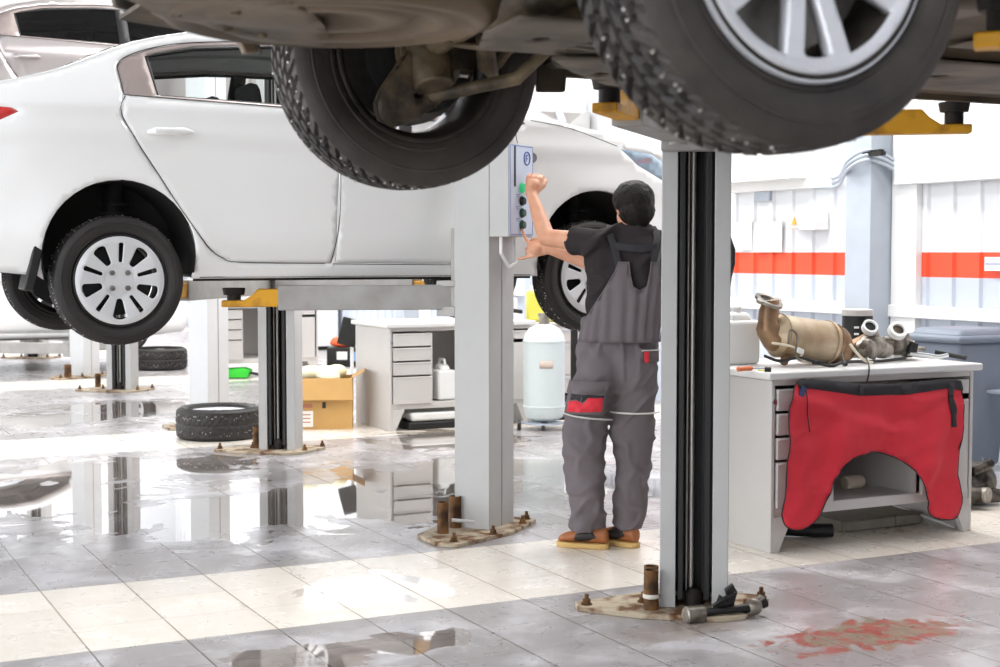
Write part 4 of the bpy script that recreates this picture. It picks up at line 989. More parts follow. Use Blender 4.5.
mb = MB(); mb.tube(smoothc([bt(866, 358, 5.6), bt(869, 366, 5.47), bt(868, 378, 5.45), bt(863, 392, 5.44)], False, 5), .004, 8); mb.ell(bt(861, 390, 5.43), (.012, .012, .03)); tag(mb.build('clip_lead', M_cable), 'thin black lead with clip hanging over the bench edge', 'cable')
mb = MB(); mb.tube([bt(842, 352, 5.6), bt(844, 362, 5.5)], .004, 8); mb.ell(bt(845, 364, 5.49), (.014, .014, .012)); tag(mb.build('sensor_probe', M_cable), 'small black probe end in front of the converter', 'sensor')
p = Vector((5.38, 5.98, 0)); mb = MB(); mb.box((p.x, p.y, ZT+.045), (.10, .08, .09)); mb.box((p.x, p.y-.041, ZT+.05), (.05, .004, .04)); tag(mb.build('small_box', M_white, bevel=.005), 'small white box at the back behind the pump casting', 'box')
mb = MB(); a = hit(762, 373, 1, YF-.0); 
p = hit(762, 374, 0, 4.20); mb.box((4.197, max(5.53, min(6.1, p.y)), p.z), (.004, .05, .04)); o = mb.build('sticker', M_lime, bench)
bpy.context.view_layer.update(); o.matrix_parent_inverse = bench.matrix_world.inverted()
# under and inside the bench
p = hit(853, 488, 1, 5.75); mb = MB(); mb.tube([(-.055, 0, 0), (-.05, 0, 0), (.045, 0, 0), (.055, 0, 0)], [.028, .035, .035, .03], 16); o = mb.build('paper_roll', M_cream); o.location = (p.x, 5.75, .2175+.036); tag(o, 'small beige roll on the shelf inside the workbench', 'roll')
g = ground(880, 527); mb = MB(); mb.box((0, 0, .03), (.55, .35, .055)); mb.box((-.02, -.19, .03), (.50, .03, .05)); mb.box((.08, -.21, .035), (.05, .02, .05)); o = mb.build('board', M_wood, bevel=.004); o.location = (g.x, g.y+.16, 0); o.rotation_euler.z = .03; tag(o, 'grey board lying on the floor under the workbench', 'board')
g = ground(812, 538); mb = MB(); mb.tube([(-.14, .10, .035), (.03, -.03, .035), (.10, -.06, .035)], [.03, .035, .034], 14); o = mb.build('black_tube', M_black); o.location = (g.x, g.y+.03, 0); tag(o, 'black tube sticking out under the left of the workbench', 'tube')
a = ground(893, 518); b_ = ground(955, 529); mb = MB(); mb.tube([(a.x, a.y, .07), (b_.x, b_.y, .008)], .007, 8); tag(mb.build('metal_strip', M_white), 'thin white strip lying under the right of the workbench', 'strip')
# right of the bench: bin, trolley, engine lump
g = ground(972, 470)+Vector((0, .1, 0)); e = empty('waste_bin', g, 0, 'tall blue grey plastic bin standing behind the right bench end', 'bin')
mb = MB(); mb.loft([[(x*k, y*k, z) for x, y in [(.24*(-1)**(i in (1, 2))*1.0, .22*(-1)**(i in (2, 3))) for i in range(4)]] for z, k in ((.03, .75), (.84, 1.0))]); mb.build('body', M_bin, e, bevel=.03, seg=3)
mb = MB(); mb.box((0, 0, .86), (.54, .50, .05)); mb.box((0, 0, .90), (.50, .46, .05), taper=.85); mb.build('lid', M_bin, e, bevel=.02)
for s_ in (-1, 1): mb = MB(); mb.lathe([(-.02, .06), (.02, .06)], c=(s_*.17, .17, .06), axis='X', n=16); mb.build('bin_wheel', M_black, e)
e = empty('tool_trolley', ground(1016, 474)+Vector((.1, 0, 0)), 0, 'grey steel trolley frame cut by the right picture edge', 'trolley')
for x, y in ((-.2, -.2), (.2, -.2), (.2, .2), (-.2, .2)): mb = MB(); mb.tube([(x, y, .03), (x, y, .9)], .014, 10); mb.build('frame_post', M_steel, e)
for z in (.52,): mb = MB(); mb.box((0, 0, z), (.42, .42, .02)); mb.build('shelf', M_steel, e, bevel=.003)
mb = MB(); mb.tube([(-.24, -.21, .56), (.2, -.21, .56)], .012, 8); mb.build('handle', M_steel, e)
e = empty('engine_block_part', (5.98, 6.12, 0), .3, 'dark greasy engine part on the floor right of the workbench', 'engine part')
mb = MB(); mb.ell((0, 0, .10), (.16, .12, .10)); mb.box((.02, 0, .17), (.24, .16, .12), rz=.2); mb.ell((.12, -.04, .12), (.12, .11, .12)); mb.tube([(-.12, -.08, .07), (-.05, -.18, .08)], [.055, .045], 16); mb.box((.0, .03, .26), (.16, .12, .08)); mb.tube([(-.05, -.1, .2), (.1, -.14, .24)], .03, 10); mb.tube([(.02, -.12, .06), (.16, -.16, .05)], .04, 12)
mb.build('casting', M_greensolid, e, bevel=.008)
mb = MB(); mb.lathe([(-.02, .045), (.01, .045), (.01, .02), (-.01, .015)], c=(-.055, -.185, .08), axis='Y', n=20); mb.build('bearing_ring', M_castal, e)
# black cable loop behind the near post
mb = MB(); pts = []
for k in range(61):
    t = 2*pi*k/30; r_ = .150+.006*sin(k*1.7); pts.append((r_*cos(t), .008*sin(k*.9)+.012*(k/30), .24*sin(t)-.0))
mb.tube(pts, .011, 8); mb.tube([(0, 0, .23), (.06, .02, .30), (.14, .02, .27)], .004, 6); o = mb.build('cable_loop', M_cable); p = at(697, 262, 6.12); o.location = p; o.rotation_euler.z = -HD+.05
tag(o, 'black cable loop hanging on the back of the nearest lift post', 'cable')
# control arm lying by the near post
p = ground(727, 622); e = empty('suspension_arm', p, -HD, 'black suspension link with ball joints lying against the nearest lift post foot', 'car part')
mb = MB(); mb.lathe([(-.04, .028), (-.035, .033), (.035, .033), (.04, .028)], c=(-.125, 0, .03), axis='X', n=18, M=Matrix.Rotation(.35, 4, 'Z')); mb.build('bushing', M_castal, e)
mb = MB(); mb.tube([(-.10, 0, .03), (-.02, .03, .035), (.06, .05, .04), (.11, .08, .035)], [.013, .011, .016, .02], 12); mb.tube([(-.10, .03, .03), (.04, .08, .04)], .010, 10); mb.build('link_rod', M_black, e)
mb = MB(); mb.ell((.115, .08, .04), (.035, .032, .035)); mb.tube([(.115, .08, .05), (.15, .10, .07)], .016, 10); mb.build('ball_joint', M_castal, e)
mb = MB(); mb.prism([(-.04, .05, .03), (.03, .06, .03), (.05, .06, .10), (.03, .05, .135), (.0, .05, .11), (.01, .05, .07), (-.02, .05, .09)], (0, .03, 0)); mb.tube([(-.05, .04, .05), (.0, .04, .085), (.04, .05, .10)], .008, 8); mb.build('bracket', M_black, e, bevel=.004)
mb = MB(); mb.tube([(.15, .10, .05), (.165, .105, .055)], .024, 14); mb.build('end_cap', M_black, e)

# ---------------------------------------------------------------- floor things further back
def flat_tyre(c, Ro, Rr, W, label, rot):
    e = empty('car_wheel', (c[0], c[1], 0), rot, label, 'wheel')
    t = tyre_mb(Ro, Rr, W, n=150, rows=14, deep=.008).build('tyre', [M_rubber, M_stud], e, ang=28); t.rotation_euler = (-pi/2, 0, 0); t.location = (0, 0, W/2)
    holes = [arc_hole(2*pi*k/7, Rr*.32, Rr*.88, R(5), R(17)) for k in range(7)]
    s = patch(circ(0, 0, Rr+.002, 60), holes, Rr/12, lambda x, z: (x, -.36*W-.02*(1-min(1, sqrt(x*x+z*z)/Rr)), z), 'rim', M_alloy, e, thick=.012); s.rotation_euler = (-pi/2, 0, 0); s.location = (0, 0, W/2)
    mb = MB(); mb.lathe([(.02, Rr), (.02, .04), (.04, .03), (.04, .01)], n=32); mb.build('rim_back', M_liner, e)
    return e
p = ground(219, 437); flat_tyre((p.x, p.y), .325, .215, .235, 'studded tyre with silver rim lying flat on the floor by the lift post', .4)
p = ground(160, 369); flat_tyre((p.x, p.y), .33, .22, .26, 'tyre lying flat on the floor beneath the rear of the white sedan', .1)
# cardboard box
p = ground(331, 429); e = empty('cardboard_box', (p.x, p.y+.16, 0), -HD+.08, 'open brown cardboard box between lift post and workbench', 'box')
mb = MB(); th = .006; bw, bd, bh = .46, .34, .41
mb.box((0, -bd/2, bh/2), (bw, th, bh)); mb.box((0, bd/2, bh/2), (bw, th, bh)); mb.box((-bw/2, 0, bh/2), (th, bd, bh)); mb.box((bw/2, 0, bh/2), (th, bd, bh)); mb.box((0, 0, .004), (bw, bd, th)); mb.build('box_body', M_card, e)
mb = MB(); mb.prism([(-bw/2, -bd/2-.004, bh), (bw/2, -bd/2-.004, bh), (bw/2+.01, -bd/2-.05, bh-.17), (-bw/2-.01, -bd/2-.05, bh-.17)], (0, -.005, .0)); mb.build('flap', M_card, e)
mb = MB(); mb.prism([(bw/2, -bd/2, bh), (bw/2, bd/2, bh), (bw/2+.10, bd/2, bh+.05), (bw/2+.10, -bd/2, bh+.05)], (0, 0, .005)); mb.build('flap', M_card, e)
mb = MB(); mb.box((-bw/2+.085, -bd/2-.007, .085), (.13, .002, .13)); mb.build('paper_label', M_paper, e)
mb = MB()
for k in range(3): mb.box((-bw/2+.085, -bd/2-.009, .06+.03*k), (.09, .002, .008))
mb.box((-bw/2+.08, -bd/2-.006, .19), (.13, .003, .03)); mb.build('print', mat('red_brown_print', 'b0705a', .7), e)
mb = MB(); mb.box((.01, -bd/2-.056, .20), (.03, .003, .05)); mb.build('print_mark', M_black, e)
mb = MB(); rr = random.Random(5)
for k in range(9): mb.ell((rr.uniform(-.14, .14), rr.uniform(-.08, .08), .39+rr.uniform(0, .06)), (.09, .08, .06))
o = mb.build('plastic_bag', mat('pale_yellow_film', 'e9e5c4', .35)); mod_remesh(o, .012, 3); o.location = e.location; tag(o, 'pale yellow plastic bag bulging out of the cardboard box', 'bag')
# jerrycan on the far bench shelf + tray below
p = Vector((4.41+.52, 10.66+.15, .225)); e = empty('jerrycan', p, 0, 'white plastic jerrycan on the open shelf of the middle bench', 'jerrycan')
mb = MB(); mb.box((0, 0, .12), (.16, .22, .24)); mb.box((0, .0, .26), (.10, .16, .05), taper=.7); mb.build('body', M_white, e, bevel=.02, seg=3); mb = MB(); mb.tube([(0, -.06, .28), (0, -.05, .32), (0, .04, .32), (0, .06, .28)], .012, 8); mb.build('handle', M_white, e)
e = empty('parts_tray', (4.41+.45, 10.66+.22, 0), 0, 'white tray on black runners beneath the middle bench', 'tray'); mb = MB(); mb.box((0, 0, .10), (.5, .4, .07), taper=1.05); mb.build('tray', M_white, e, bevel=.02); mb = MB(); mb.box((0, 0, .03), (.56, .42, .06)); mb.build('base', M_black, e, bevel=.01)
for (px, dx, lb) in ((372, .05, 'pale oil can near the left end of the middle bench top'),):
    pass
# gas cylinder on castors
p = ground(547, 430); e = empty('gas_tank', (p.x, p.y+.05, 0), -HD, 'tall pale tank on castors behind the mechanic', 'tank')
mb = MB(); mb.lathe([(.07, .03), (.075, .10), (.10, .145), (.14, .163), (.18, .166), (.182, .17), (.195, .17), (.197, .166), (.70, .166), (.702, .17), (.715, .17), (.717, .166), (.76, .155), (.81, .12), (.84, .06), (.845, .04)], n=40); mb.build('tank_body', M_tank, e, ang=30)
mb = MB(); mb.lathe([(.84, .042), (.90, .042), (.905, .05), (.93, .05), (.932, .02)], n=20); mb.build('valve', M_castal, e)
mb = MB(); mb.lathe([(.045, .15), (.06, .15)], n=24); mb.box((-.12, -.05, .06), (.18, .04, .02)); mb.box((.12, -.05, .06), (.18, .04, .02)); mb.build('trolley_base', M_steel, e)
for x, y in ((-.20, -.06), (.20, -.06), (0, .18)): mb = MB(); mb.lathe([(-.015, .04), (.015, .04)], c=(x, y, .041), axis='X', n=18); mb.build('castor', M_black, e)
patch([(-.25, .50), (.40, .50), (.40, .56), (-.25, .56)], [], .05, lambda t, z: (.1675*sin(t), -.1675*cos(t), z), 'tank_label', mat('faded_tan_label', 'cdbcae', .6), e, thick=.001)
# cabinet row against the wall behind the tank
p = ground(514, 404); e = empty('drawer_cabinet', (p.x+.0, p.y, 0), 0, 'grey drawer cabinet left of the pale tank', 'cabinet'); e.scale = (1, 1, .77)
mb = MB(); mb.box((.45, .3, .52), (.9, .6, .84)); mb.box((.45, .3, .96), (.96, .64, .035)); mb.build('body', M_bench, e, bevel=.006)
for z, h in ((.82, .16), (.52, .36), (.21, .2)):
    mb = MB(); mb.box((.45, -.005, z), (.84, .02, h)); d_ = mb.build('drawer', M_bench, e, bevel=.004); mb = MB(); mb.box((.45, -.02, z+h/2-.025), (.5, .012, .015)); mb.build('handle', M_steel, d_)
    mb = MB(); mb.box((-.005, .3, z), (.02, .56, h)); d_ = mb.build('side_door', M_bench, e, bevel=.004)
for x, y in ((.05, .05), (.85, .05), (.05, .55), (.85, .55)): mb = MB(); mb.box((x, y, .05), (.06, .06, .1)); mb.build('foot', M_black, e)
cab = e.location
e = empty('fluid_canister', (cab.x+.45, cab.y+.25, .754), -HD, 'yellow green translucent canister on the cabinet behind the front wheel', 'canister')
mb = MB(); mb.box((0, 0, .15), (.34, .22, .30)); mb.build('body', M_lime, e, bevel=.03, seg=3); mb = MB(); mb.lathe([(.30, .03), (.34, .03)], c=(-.1, 0, 0), n=16); mb.build('cap', M_white, e)
e = empty('bench_vise', (cab.x+.10, cab.y+.25, .754), 0, 'white and black bench machine on the grey cabinet', 'machine')
mb = MB(); mb.box((0, 0, .04), (.16, .2, .08)); mb.box((0, .05, .15), (.14, .1, .16)); mb.build('body', M_white, e, bevel=.01); mb = MB(); mb.tube([(-.07, -.08, .12), (.07, -.08, .10)], .02, 10); mb.build('spindle', M_black, e)
p = ground(574, 418); e = empty('hose_stand', (p.x, p.y, 0), -HD, 'black upright stand with yellow hose right of the pale tank', 'stand')
mb = MB(); mb.box((0, 0, .45), (.06, .04, .86)); mb.build('upright', M_black, e, bevel=.003); mb = MB(); mb.box((0, 0, .015), (.3, .3, .03)); mb.build('base', M_black, e, bevel=.005)
mb = MB(); mb.tube(smoothc([(-.02, -.04, .9), (-.22, -.05, .92), (-.14, -.05, .97), (.06, -.04, .93), (.12, -.05, .7), (.14, -.04, .5), (.05, -.03, .4)], False, 5), .012, 8); mb.build('hose', mat('yellow_hose', 'd9a84e', .5), e)
# red and blue packs, monitor, dustpan
p = ground(345, 366); e = empty('parts_crate', (p.x, p.y, 0), -HD, 'small black crate with blue and white packs beyond the box', 'crate')
mb = MB(); mb.box((0, 0, .12), (.42, .3, .24)); mb.build('crate', M_black, e, bevel=.01); mb = MB(); mb.box((-.02, -.155, .14), (.13, .01, .10)); mb.build('white_pack', M_white, e); mb = MB(); mb.box((.12, -.155, .13), (.08, .01, .12)); mb.build('blue_pack', mat('light_blue_pack', '7fa3d8', .5), e)
mb = MB(); mb.ell((0, 0, .29), (.20, .14, .055)); mb.ell((-.08, 0, .32), (.10, .10, .05)); o = mb.build('orange_cloth', mat('orange_cloth', 'e8643c', .8)); mod_remesh(o, .015, 2); o.location = e.location; tag(o, 'orange cloth lying on the small black crate', 'cloth')
p = at(349, 332, 12.6); e = empty('tablet_screen', (p.x, p.y, 0), -HD, 'black tilted screen on a stand at the left of the middle bench', 'screen')
mb = MB(); mb.box((0, 0, p.z), (.16, .03, .24), ry=.25); mb.build('screen', M_black, e, bevel=.01); mb = MB(); mb.tube([(0.02, .04, .03), (.02, .04, p.z)], .015, 8); mb.build('pole', M_white, e); mb = MB(); mb.lathe([(0, .15), (.03, .14)], c=(.02, .04, 0), n=20); mb.build('base', M_white, e)
p = ground(238, 378); e = empty('dustpan', (p.x, p.y, 0), -HD, 'bright green dustpan on the floor behind the pale post', 'dustpan')
mb = MB(); mb.loft([[(-.17, -.12, .01), (.12, -.12, .01), (.12, .12, .01), (-.17, .12, .01)], [(-.17, -.13, .05), (.15, -.10, .09), (.15, .10, .09), (-.17, .13, .05)], [(-.15, -.10, .11), (.08, -.09, .12), (.08, .09, .12), (-.15, .10, .11)]]); mb.build('pan', M_greenc, e, bevel=.01); mb = MB(); mb.tube([(.13, 0, .06), (.30, 0, .03)], .016, 8); mb.build('handle', M_black, e)
# pale cupboards against the far part of the right wall
for i, (px, lb) in enumerate(((300, 'pale tall cupboard just right of the channel lift post'), (255, 'pale tall cupboard just left of the channel lift post'))):
    y = hit(px, 300, 0, 7.2).y; e = empty('wall_cupboard', (7.25, y, 0), 0, lb, 'cupboard')
    mb = MB(); mb.box((0, 0, .65), (.55, 1.5, 1.2)); mb.build('body', M_white, e, bevel=.01)
    for s_ in (-.37, .37): mb = MB(); mb.box((-.285, s_, .65), (.02, .70, 1.1)); mb.build('door', M_bench, e, bevel=.004)
    mb = MB(); mb.box((0, 0, .025), (.5, 1.4, .05)); mb.build('plinth', M_black, e)

# ---------------------------------------------------------------- the mechanic
def bake_folds(o, fn):
    bpy.context.view_layer.update()
    dg = bpy.context.evaluated_depsgraph_get(); me = bpy.data.meshes.new_from_object(o.evaluated_get(dg)); m_ = o.data.materials[0]
    o.modifiers.clear(); o.data = me; me.materials.clear(); me.materials.append(m_)
    nn = [v.normal.copy() for v in me.vertices]
    for v, n_ in zip(me.vertices, nn): v.co += n_*fn(v.co.copy(), n_)
    for p_ in me.polygons: p_.use_smooth = True; p_.material_index = 0
    me.update()
def ridged(v): return (1-abs(noise.noise(v))*2.2)
PX0 = (600-500)/F*6.95
per = empty('person', cw(PX0, 6.95), -HD, 'mechanic in grey bib overalls and dark t-shirt pressing the control box buttons', 'person')
def ring(c, rx, ry, n=28, rot=0, ex=2.3):
    pts = []
    for k in range(n):
        a = 2*pi*k/n; ca, sa = cos(a), sin(a)
        x = rx*math.copysign(abs(ca)**(2/ex), ca); y = ry*math.copysign(abs(sa)**(2/ex), sa)
        pts.append(Vector((c[0]+x*cos(rot)-y*sin(rot), c[1]+x*sin(rot)+y*cos(rot), c[2])))
    return pts
SL = Vector((-.02, .00, 1.455)); EL = Vector((-.250, .16, 1.485)); WL = Vector((-.318, .325, 1.700))
SR = Vector((.285, .10, 1.45)); ER = Vector((.03, .28, 1.345)); WR = Vector((-.245, .315, 1.435))
HC = Vector((.155, .035, 1.632))
TORSO = [(.96, .085, .0, .175, .115), (1.05, .095, .0, .168, .110), (1.15, .110, .0, .168, .112), (1.27, .125, .005, .180, .118), (1.38, .135, .01, .190, .118), (1.45, .140, .02, .185, .105), (1.50, .145, .03, .135, .085), (1.54, .150, .035, .075, .07)]
def interp(T, z):
    if z <= T[0][0]: return T[0][1:]
    for a, b in zip(T, T[1:]):
        if z <= b[0]:
            t = (z-a[0])/(b[0]-a[0]); return tuple(a[i]+(b[i]-a[i])*t for i in range(1, len(a)))
    return T[-1][1:]
TR = R(-14)
def tor(th, z, off=0):
    cx, cy, rx, ry = interp(TORSO, z); rx += off; ry += off; ca, sa = cos(th), sin(th)
    x = rx*math.copysign(abs(ca)**(2/2.3), ca); y = ry*math.copysign(abs(sa)**(2/2.3), sa)
    return Vector((cx+x*cos(TR)-y*sin(TR), cy+x*sin(TR)+y*cos(TR), z))
# body: one surface (torso, neck, head, arms, hands)
mb = MB()
mb.loft([[tor(2*pi*k/28, z, -.018) for k in range(28)] for z, *_ in TORSO])
mb.cap2((.15, .035, 1.48), (.157, .03, 1.60), .058, .056)
hm = Matrix.Rotation(R(150), 4, 'Z')   # head faces forward-left (away from the camera)
hm = Matrix.Rotation(R(28), 4, 'Z')
mb.ell(HC+Vector((0, 0, .015)), (.074, .092, .098), M=hm); mb.ell(HC+hm.to_3x3() @ Vector((0, .03, -.05)), (.058, .062, .062), M=hm)
def hp(x, y, z): return HC+hm.to_3x3() @ Vector((x, y, z))
mb.cap2(hp(0, .088, .005), hp(0, .112, -.028), .009, .014)      # nose
mb.ell(hp(0, .088, -.062), (.026, .012, .009), M=hm)            # lips
mb.ell(hp(0, .08, -.095), (.026, .022, .018), M=hm)             # chin
for s_ in (-1, 1):
    mb.ell(hp(s_*.076, -.003, -.012), (.010, .020, .032), M=hm)  # ears
    mb.ell(hp(s_*.03, .078, .022), (.022, .012, .008), M=hm)    # brow
mb.cap2(SL, EL, .052, .042); mb.cap2(EL, EL+(WL-EL)*.35, .043, .041); mb.cap2(EL+(WL-EL)*.35, WL, .041, .027)
mb.cap2(SR, ER, .052, .041); mb.cap2(ER, ER+(WR-ER)*.35, .042, .040); mb.cap2(ER+(WR-ER)*.35, WR, .040, .026)
# left hand: flat on the panel, thumb to the right
def hand(W0, pd, sd, fingers, thumb):
    """W0 wrist, pd towards knuckles, sd across to the index side"""
    pd = pd.normalized(); sd = (sd-pd*sd.dot(pd)).normalized(); nd = pd.cross(sd)
    for k in range(4):
        o = (k-1.5)*.021; mb.cap2(W0+sd*o*.55, W0+pd*.088+sd*o*1.02, .0165, .0125)
    mb.ell(W0+pd*.05, (.038, .038, .032))
    for k, chain in enumerate(fingers):
        o = (k-1.5)*.0215; p = W0+pd*.090+sd*o; r_ = .0098
        for j, (a, b, c_) in enumerate(chain):
            v = (pd*a+sd*b+nd*c_); q_ = p+v; mb.cap2(p, q_, r_, r_*.9, 10); p = q_; r_ *= .9
    p = W0+pd*.030+sd*.030; r_ = .0145
    for (a, b, c_) in thumb: q_ = p+pd*a+sd*b+nd*c_; mb.cap2(p, q_, r_, r_*.85, 10); p = q_; r_ *= .85
# left hand: pd up and forward, index side to the right of the picture
hand(WL, Vector((.16, .32, .90)), Vector((1, -.15, -.18)),
     [[(.020, 0, .020), (.000, -.002, .022), (-.012, 0, .010)], [(.026, 0, .022), (.0, 0, .025), (-.014, 0, .012)], [(.028, 0, .022), (.002, 0, .026), (-.012, 0, .012)], [(.024, .003, .020), (.004, .002, .024), (-.008, 0, .014)]],
     [(.026, .020, .006), (.026, .006, .010), (.018, -.006, .012)])
# right hand reaching across, index finger pointing up-left at the lowest button
hand(WR, Vector((-.93, .28, -.10)), Vector((-.1, .15, 1)),
     [[(.030, -.006, .002), (.020, .000, .004), (.012, .002, .002)], [(.018, -.002, .022), (-.004, 0, .022), (-.014, 0, .006)], [(.020, 0, .022), (-.004, 0, .024), (-.014, 0, .006)], [(.020, .036, .012), (.010, .026, .010), (.006, .018, .006)]],
     [(.020, .018, .014), (.022, .004, .012), (.016, -.004, .008)])
body = mb.build('body', M_skin, per); mod_remesh(body, .0052, 2)
# eyes
for s_ in (-1, 1):
    mb = MB(); mb.ell(hp(s_*.031, .078, .004), (.011, .009, .009), M=hm); mb.build('eye', M_white, per)
# hair cap
mb = MB(); mb.ell(hp(0, -.010, .030), (.099, .108, .096), 28, 18, M=hm); mb.ell(hp(0, -.035, -.02), (.090, .085, .080), 28, 18, M=hm)
mb.ell(hp(0, -.045, -.060), (.070, .055, .045), 24, 14, M=hm)
hair = mb.build('hair', M_hair, per); mod_remesh(hair, .0065, 4); mod_disp(hair, .035, .012)
for s_ in (-1, 1): mb = MB(); mb.cap2(hp(s_*.083, .02, .02), hp(s_*.079, .02, -.015), .008, .004, 8); mb.build('sideburn', M_hair, per)
# t-shirt
mb = MB(); mb.loft([[tor(2*pi*k/28, z, -.03 if z < 1.0 else (-.008 if z < 1.1 else (.006 if z < 1.48 else .002))) for k in range(28)] for z, *_ in TORSO])
for S_, E_ in ((SL, EL), (SR, ER)):
    a = S_; b = S_+(E_-S_)*.48; d = (b-a).normalized(); mb.tube([a-d*.08, a-d*.03, a, a+(b-a)*.5, b, b], [.03, .062, .074, .070, .068, .05], 18)
mb.cap2(SL+Vector((.04, .0, -.02)), Vector((.02, .0, 1.36)), .07, .09); mb.cap2(SR+Vector((-.03, 0, -.02)), Vector((.25, .03, 1.36)), .07, .08)
mb.cap2(Vector((.02, .01, 1.475)), Vector((.13, .03, 1.50)), .06, .05); mb.cap2(Vector((.27, .07, 1.475)), Vector((.17, .04, 1.50)), .06, .05)
sh = mb.build('t_shirt', M_shirt, per); mod_remesh(sh, .008, 3)
def fshirt(c, n_):
    a = noise.noise(Vector((c.x*7+c.z*5, c.y*7, c.z*11-c.x*6)))*.010
    b = max(0, ridged(Vector((c.x*6-c.z*7, c.y*6, c.z*5+2)))-.45)*.032
    return a+b-.004
bake_folds(sh, fshirt)
mb = MB(); mb.tube([Vector((.152+.066*cos(t), .034+.062*sin(t), 1.535+.004*cos(t))) for t in [2*pi*k/30 for k in range(31)]], .009, 8); mb.build('collar', M_shirt, per)
# trousers
LEGL = [(.075, -.047, .010, .080, .090), (.085, -.047, .01, .088, .098), (.16, -.052, .01, .090, .10), (.294, -.062, .01, .092, .105), (.40, -.075, .01, .096, .108), (.479, -.080, .005, .097, .110), (.57, -.068, .0, .102, .112), (.66, -.050, .0, .108, .118), (.76, -.028, .0, .112, .125), (.86, -.004, .0, .112, .13), (.92, .01, .0, .105, .125)]
LEGR = [(.065, .147, .045, .060, .085), (.12, .148, .045, .078, .095), (.20, .150, .04, .088, .10), (.294, .164, .035, .078, .10), (.40, .160, .03, .090, .105), (.479, .158, .025, .098, .108), (.57, .160, .02, .104, .112), (.66, .160, .01, .108, .118), (.76, .165, .0, .112, .125), (.86, .175, .0, .112, .13), (.92, .175, .0, .10, .125)]
HIPS = [(.74, .078, .0, .12, .10), (.79, .078, .0, .175, .125), (.86, .078, .0, .20, .138), (.93, .082, .0, .198, .135), (1.0, .088, .0, .186, .126), (1.03, .091, .0, .178, .120), (1.06, .095, .0, .182, .124), (1.10, .10, .0, .178, .122)]
def sring(T, z, n=28, off=0): cx, cy, rx, ry = interp(T, z); return ring((cx, cy, z), rx+off, ry+off, n, 0, 2.2)
def lrings(T, zs):
    out = []
    for z in zs: out.append(sring(T, z))
    return out
mb = MB()
for T in (LEGL, LEGR): mb.loft(lrings(T, [T[0][0]+.01+(T[-1][0]-T[0][0]-.01)*k/24 for k in range(25)]))
mb.loft(lrings(HIPS, [h[0] for h in HIPS]))
mb.ell((-.0, -.085, .86), (.10, .07, .10)); mb.ell((.155, -.085, .86), (.10, .07, .10))
tr = mb.build('overall_trousers', M_dung, per); mod_remesh(tr, .009, 3)
# creases: stretched cloud texture displacement
def ftr(c, n_):
    z = c.z
    hipw = max(0, min(1, (z-.72)/.15)); waist = max(0, 1-abs(z-1.03)/.05)
    a = noise.noise(Vector((c.x*7, c.y*7, z*5)))*.016
    diag = max(0, ridged(Vector((c.x*5+z*5, c.y*4, z*8-c.x*8+4)))-.45)*.026*(1-hipw*.5)
    horiz = max(0, ridged(Vector((c.x*3, c.y*3+7, z*7+c.x*5)))-.45)*.013*(1-hipw)*(1 if z < .62 else .5)
    vert = max(0, ridged(Vector((c.x*14, c.y*10, z*3)))-.45)*.024*hipw
    th = atan2(c.y, c.x-.09); g = waist*.007*sin(34*th+3*noise.noise(c*9))
    return a+diag+horiz+vert+g-.008-waist*.004
bake_folds(tr, ftr)
# bib back: patch wrapped round the torso. theta -90deg is towards the camera
A0 = R(-90)
def bb(px, py, off=.020):   # picture point -> (theta, z) on the back half
    z = 1.41-(py-253)*.00475; cx, cy, rx, ry = interp(TORSO, z); x = ((px-600)*.00475-cx)/(rx+off); x = max(-.99, min(.99, x))
    return (-math.acos(x)-TR*.0, z)
bibpx = [(584, 341), (587, 325), (601, 306), (613, 288), (622, 272), (625, 262), (632, 262), (633, 275), (635, 286), (641, 290), (648, 286), (651, 272), (652, 262), (659, 262), (662, 275), (668, 300), (674, 341)]
bibp = [bb(*p) for p in bibpx]
bib = patch(bibp, [], .05, lambda t, z: tor(t-TR*0, z, .028+.005*sin(t*22+z*9)*min(1, max(0, (1.4-z)*6))), 'overall_bib', M_dung, per, thick=.005)
mb = MB(); mb.tube([tor(t, z, .031) for t, z in bibp], .0035, 6); mb.build('bib_hem', M_dung, per)
# front bib too (unseen side)
patch([(R(50), 1.02), (R(130), 1.02), (R(125), 1.36), (R(55), 1.36)], [], .08, lambda t, z: tor(t, z, .026), 'front_bib', M_dung, per, thick=.005)
for pts in ([(625, 266), (622, 250), (616, 235), (606, 225)], [(655, 266), (656, 250), (658, 236), (660, 226)]):
    P_ = []
    for px, py in pts:
        t, z = bb(px, py); P_.append(tor(t, z, .026))
    mb = MB(); w_ = Vector((.016, 0, 0))
    mb.loft([[p-w_, p+w_, p+w_+Vector((0, .006, 0)), p-w_+Vector((0, .006, 0))] for p in [Vector(v) for v in smoothc([tuple(p) for p in P_], False, 4)]]); mb.build('shoulder_strap', M_strap, per)
mb = MB(); P_ = [tor(*bb(px, py), .028) for px, py in ((622, 246), (632, 248), (644, 249), (657, 247))]
mb.loft([[p-Vector((0, 0, .016)), p+Vector((0, 0, .016)), p+Vector((0, .006, .016)), p+Vector((0, .006, -.016))] for p in P_]); mb.build('cross_strap', M_strap, per)
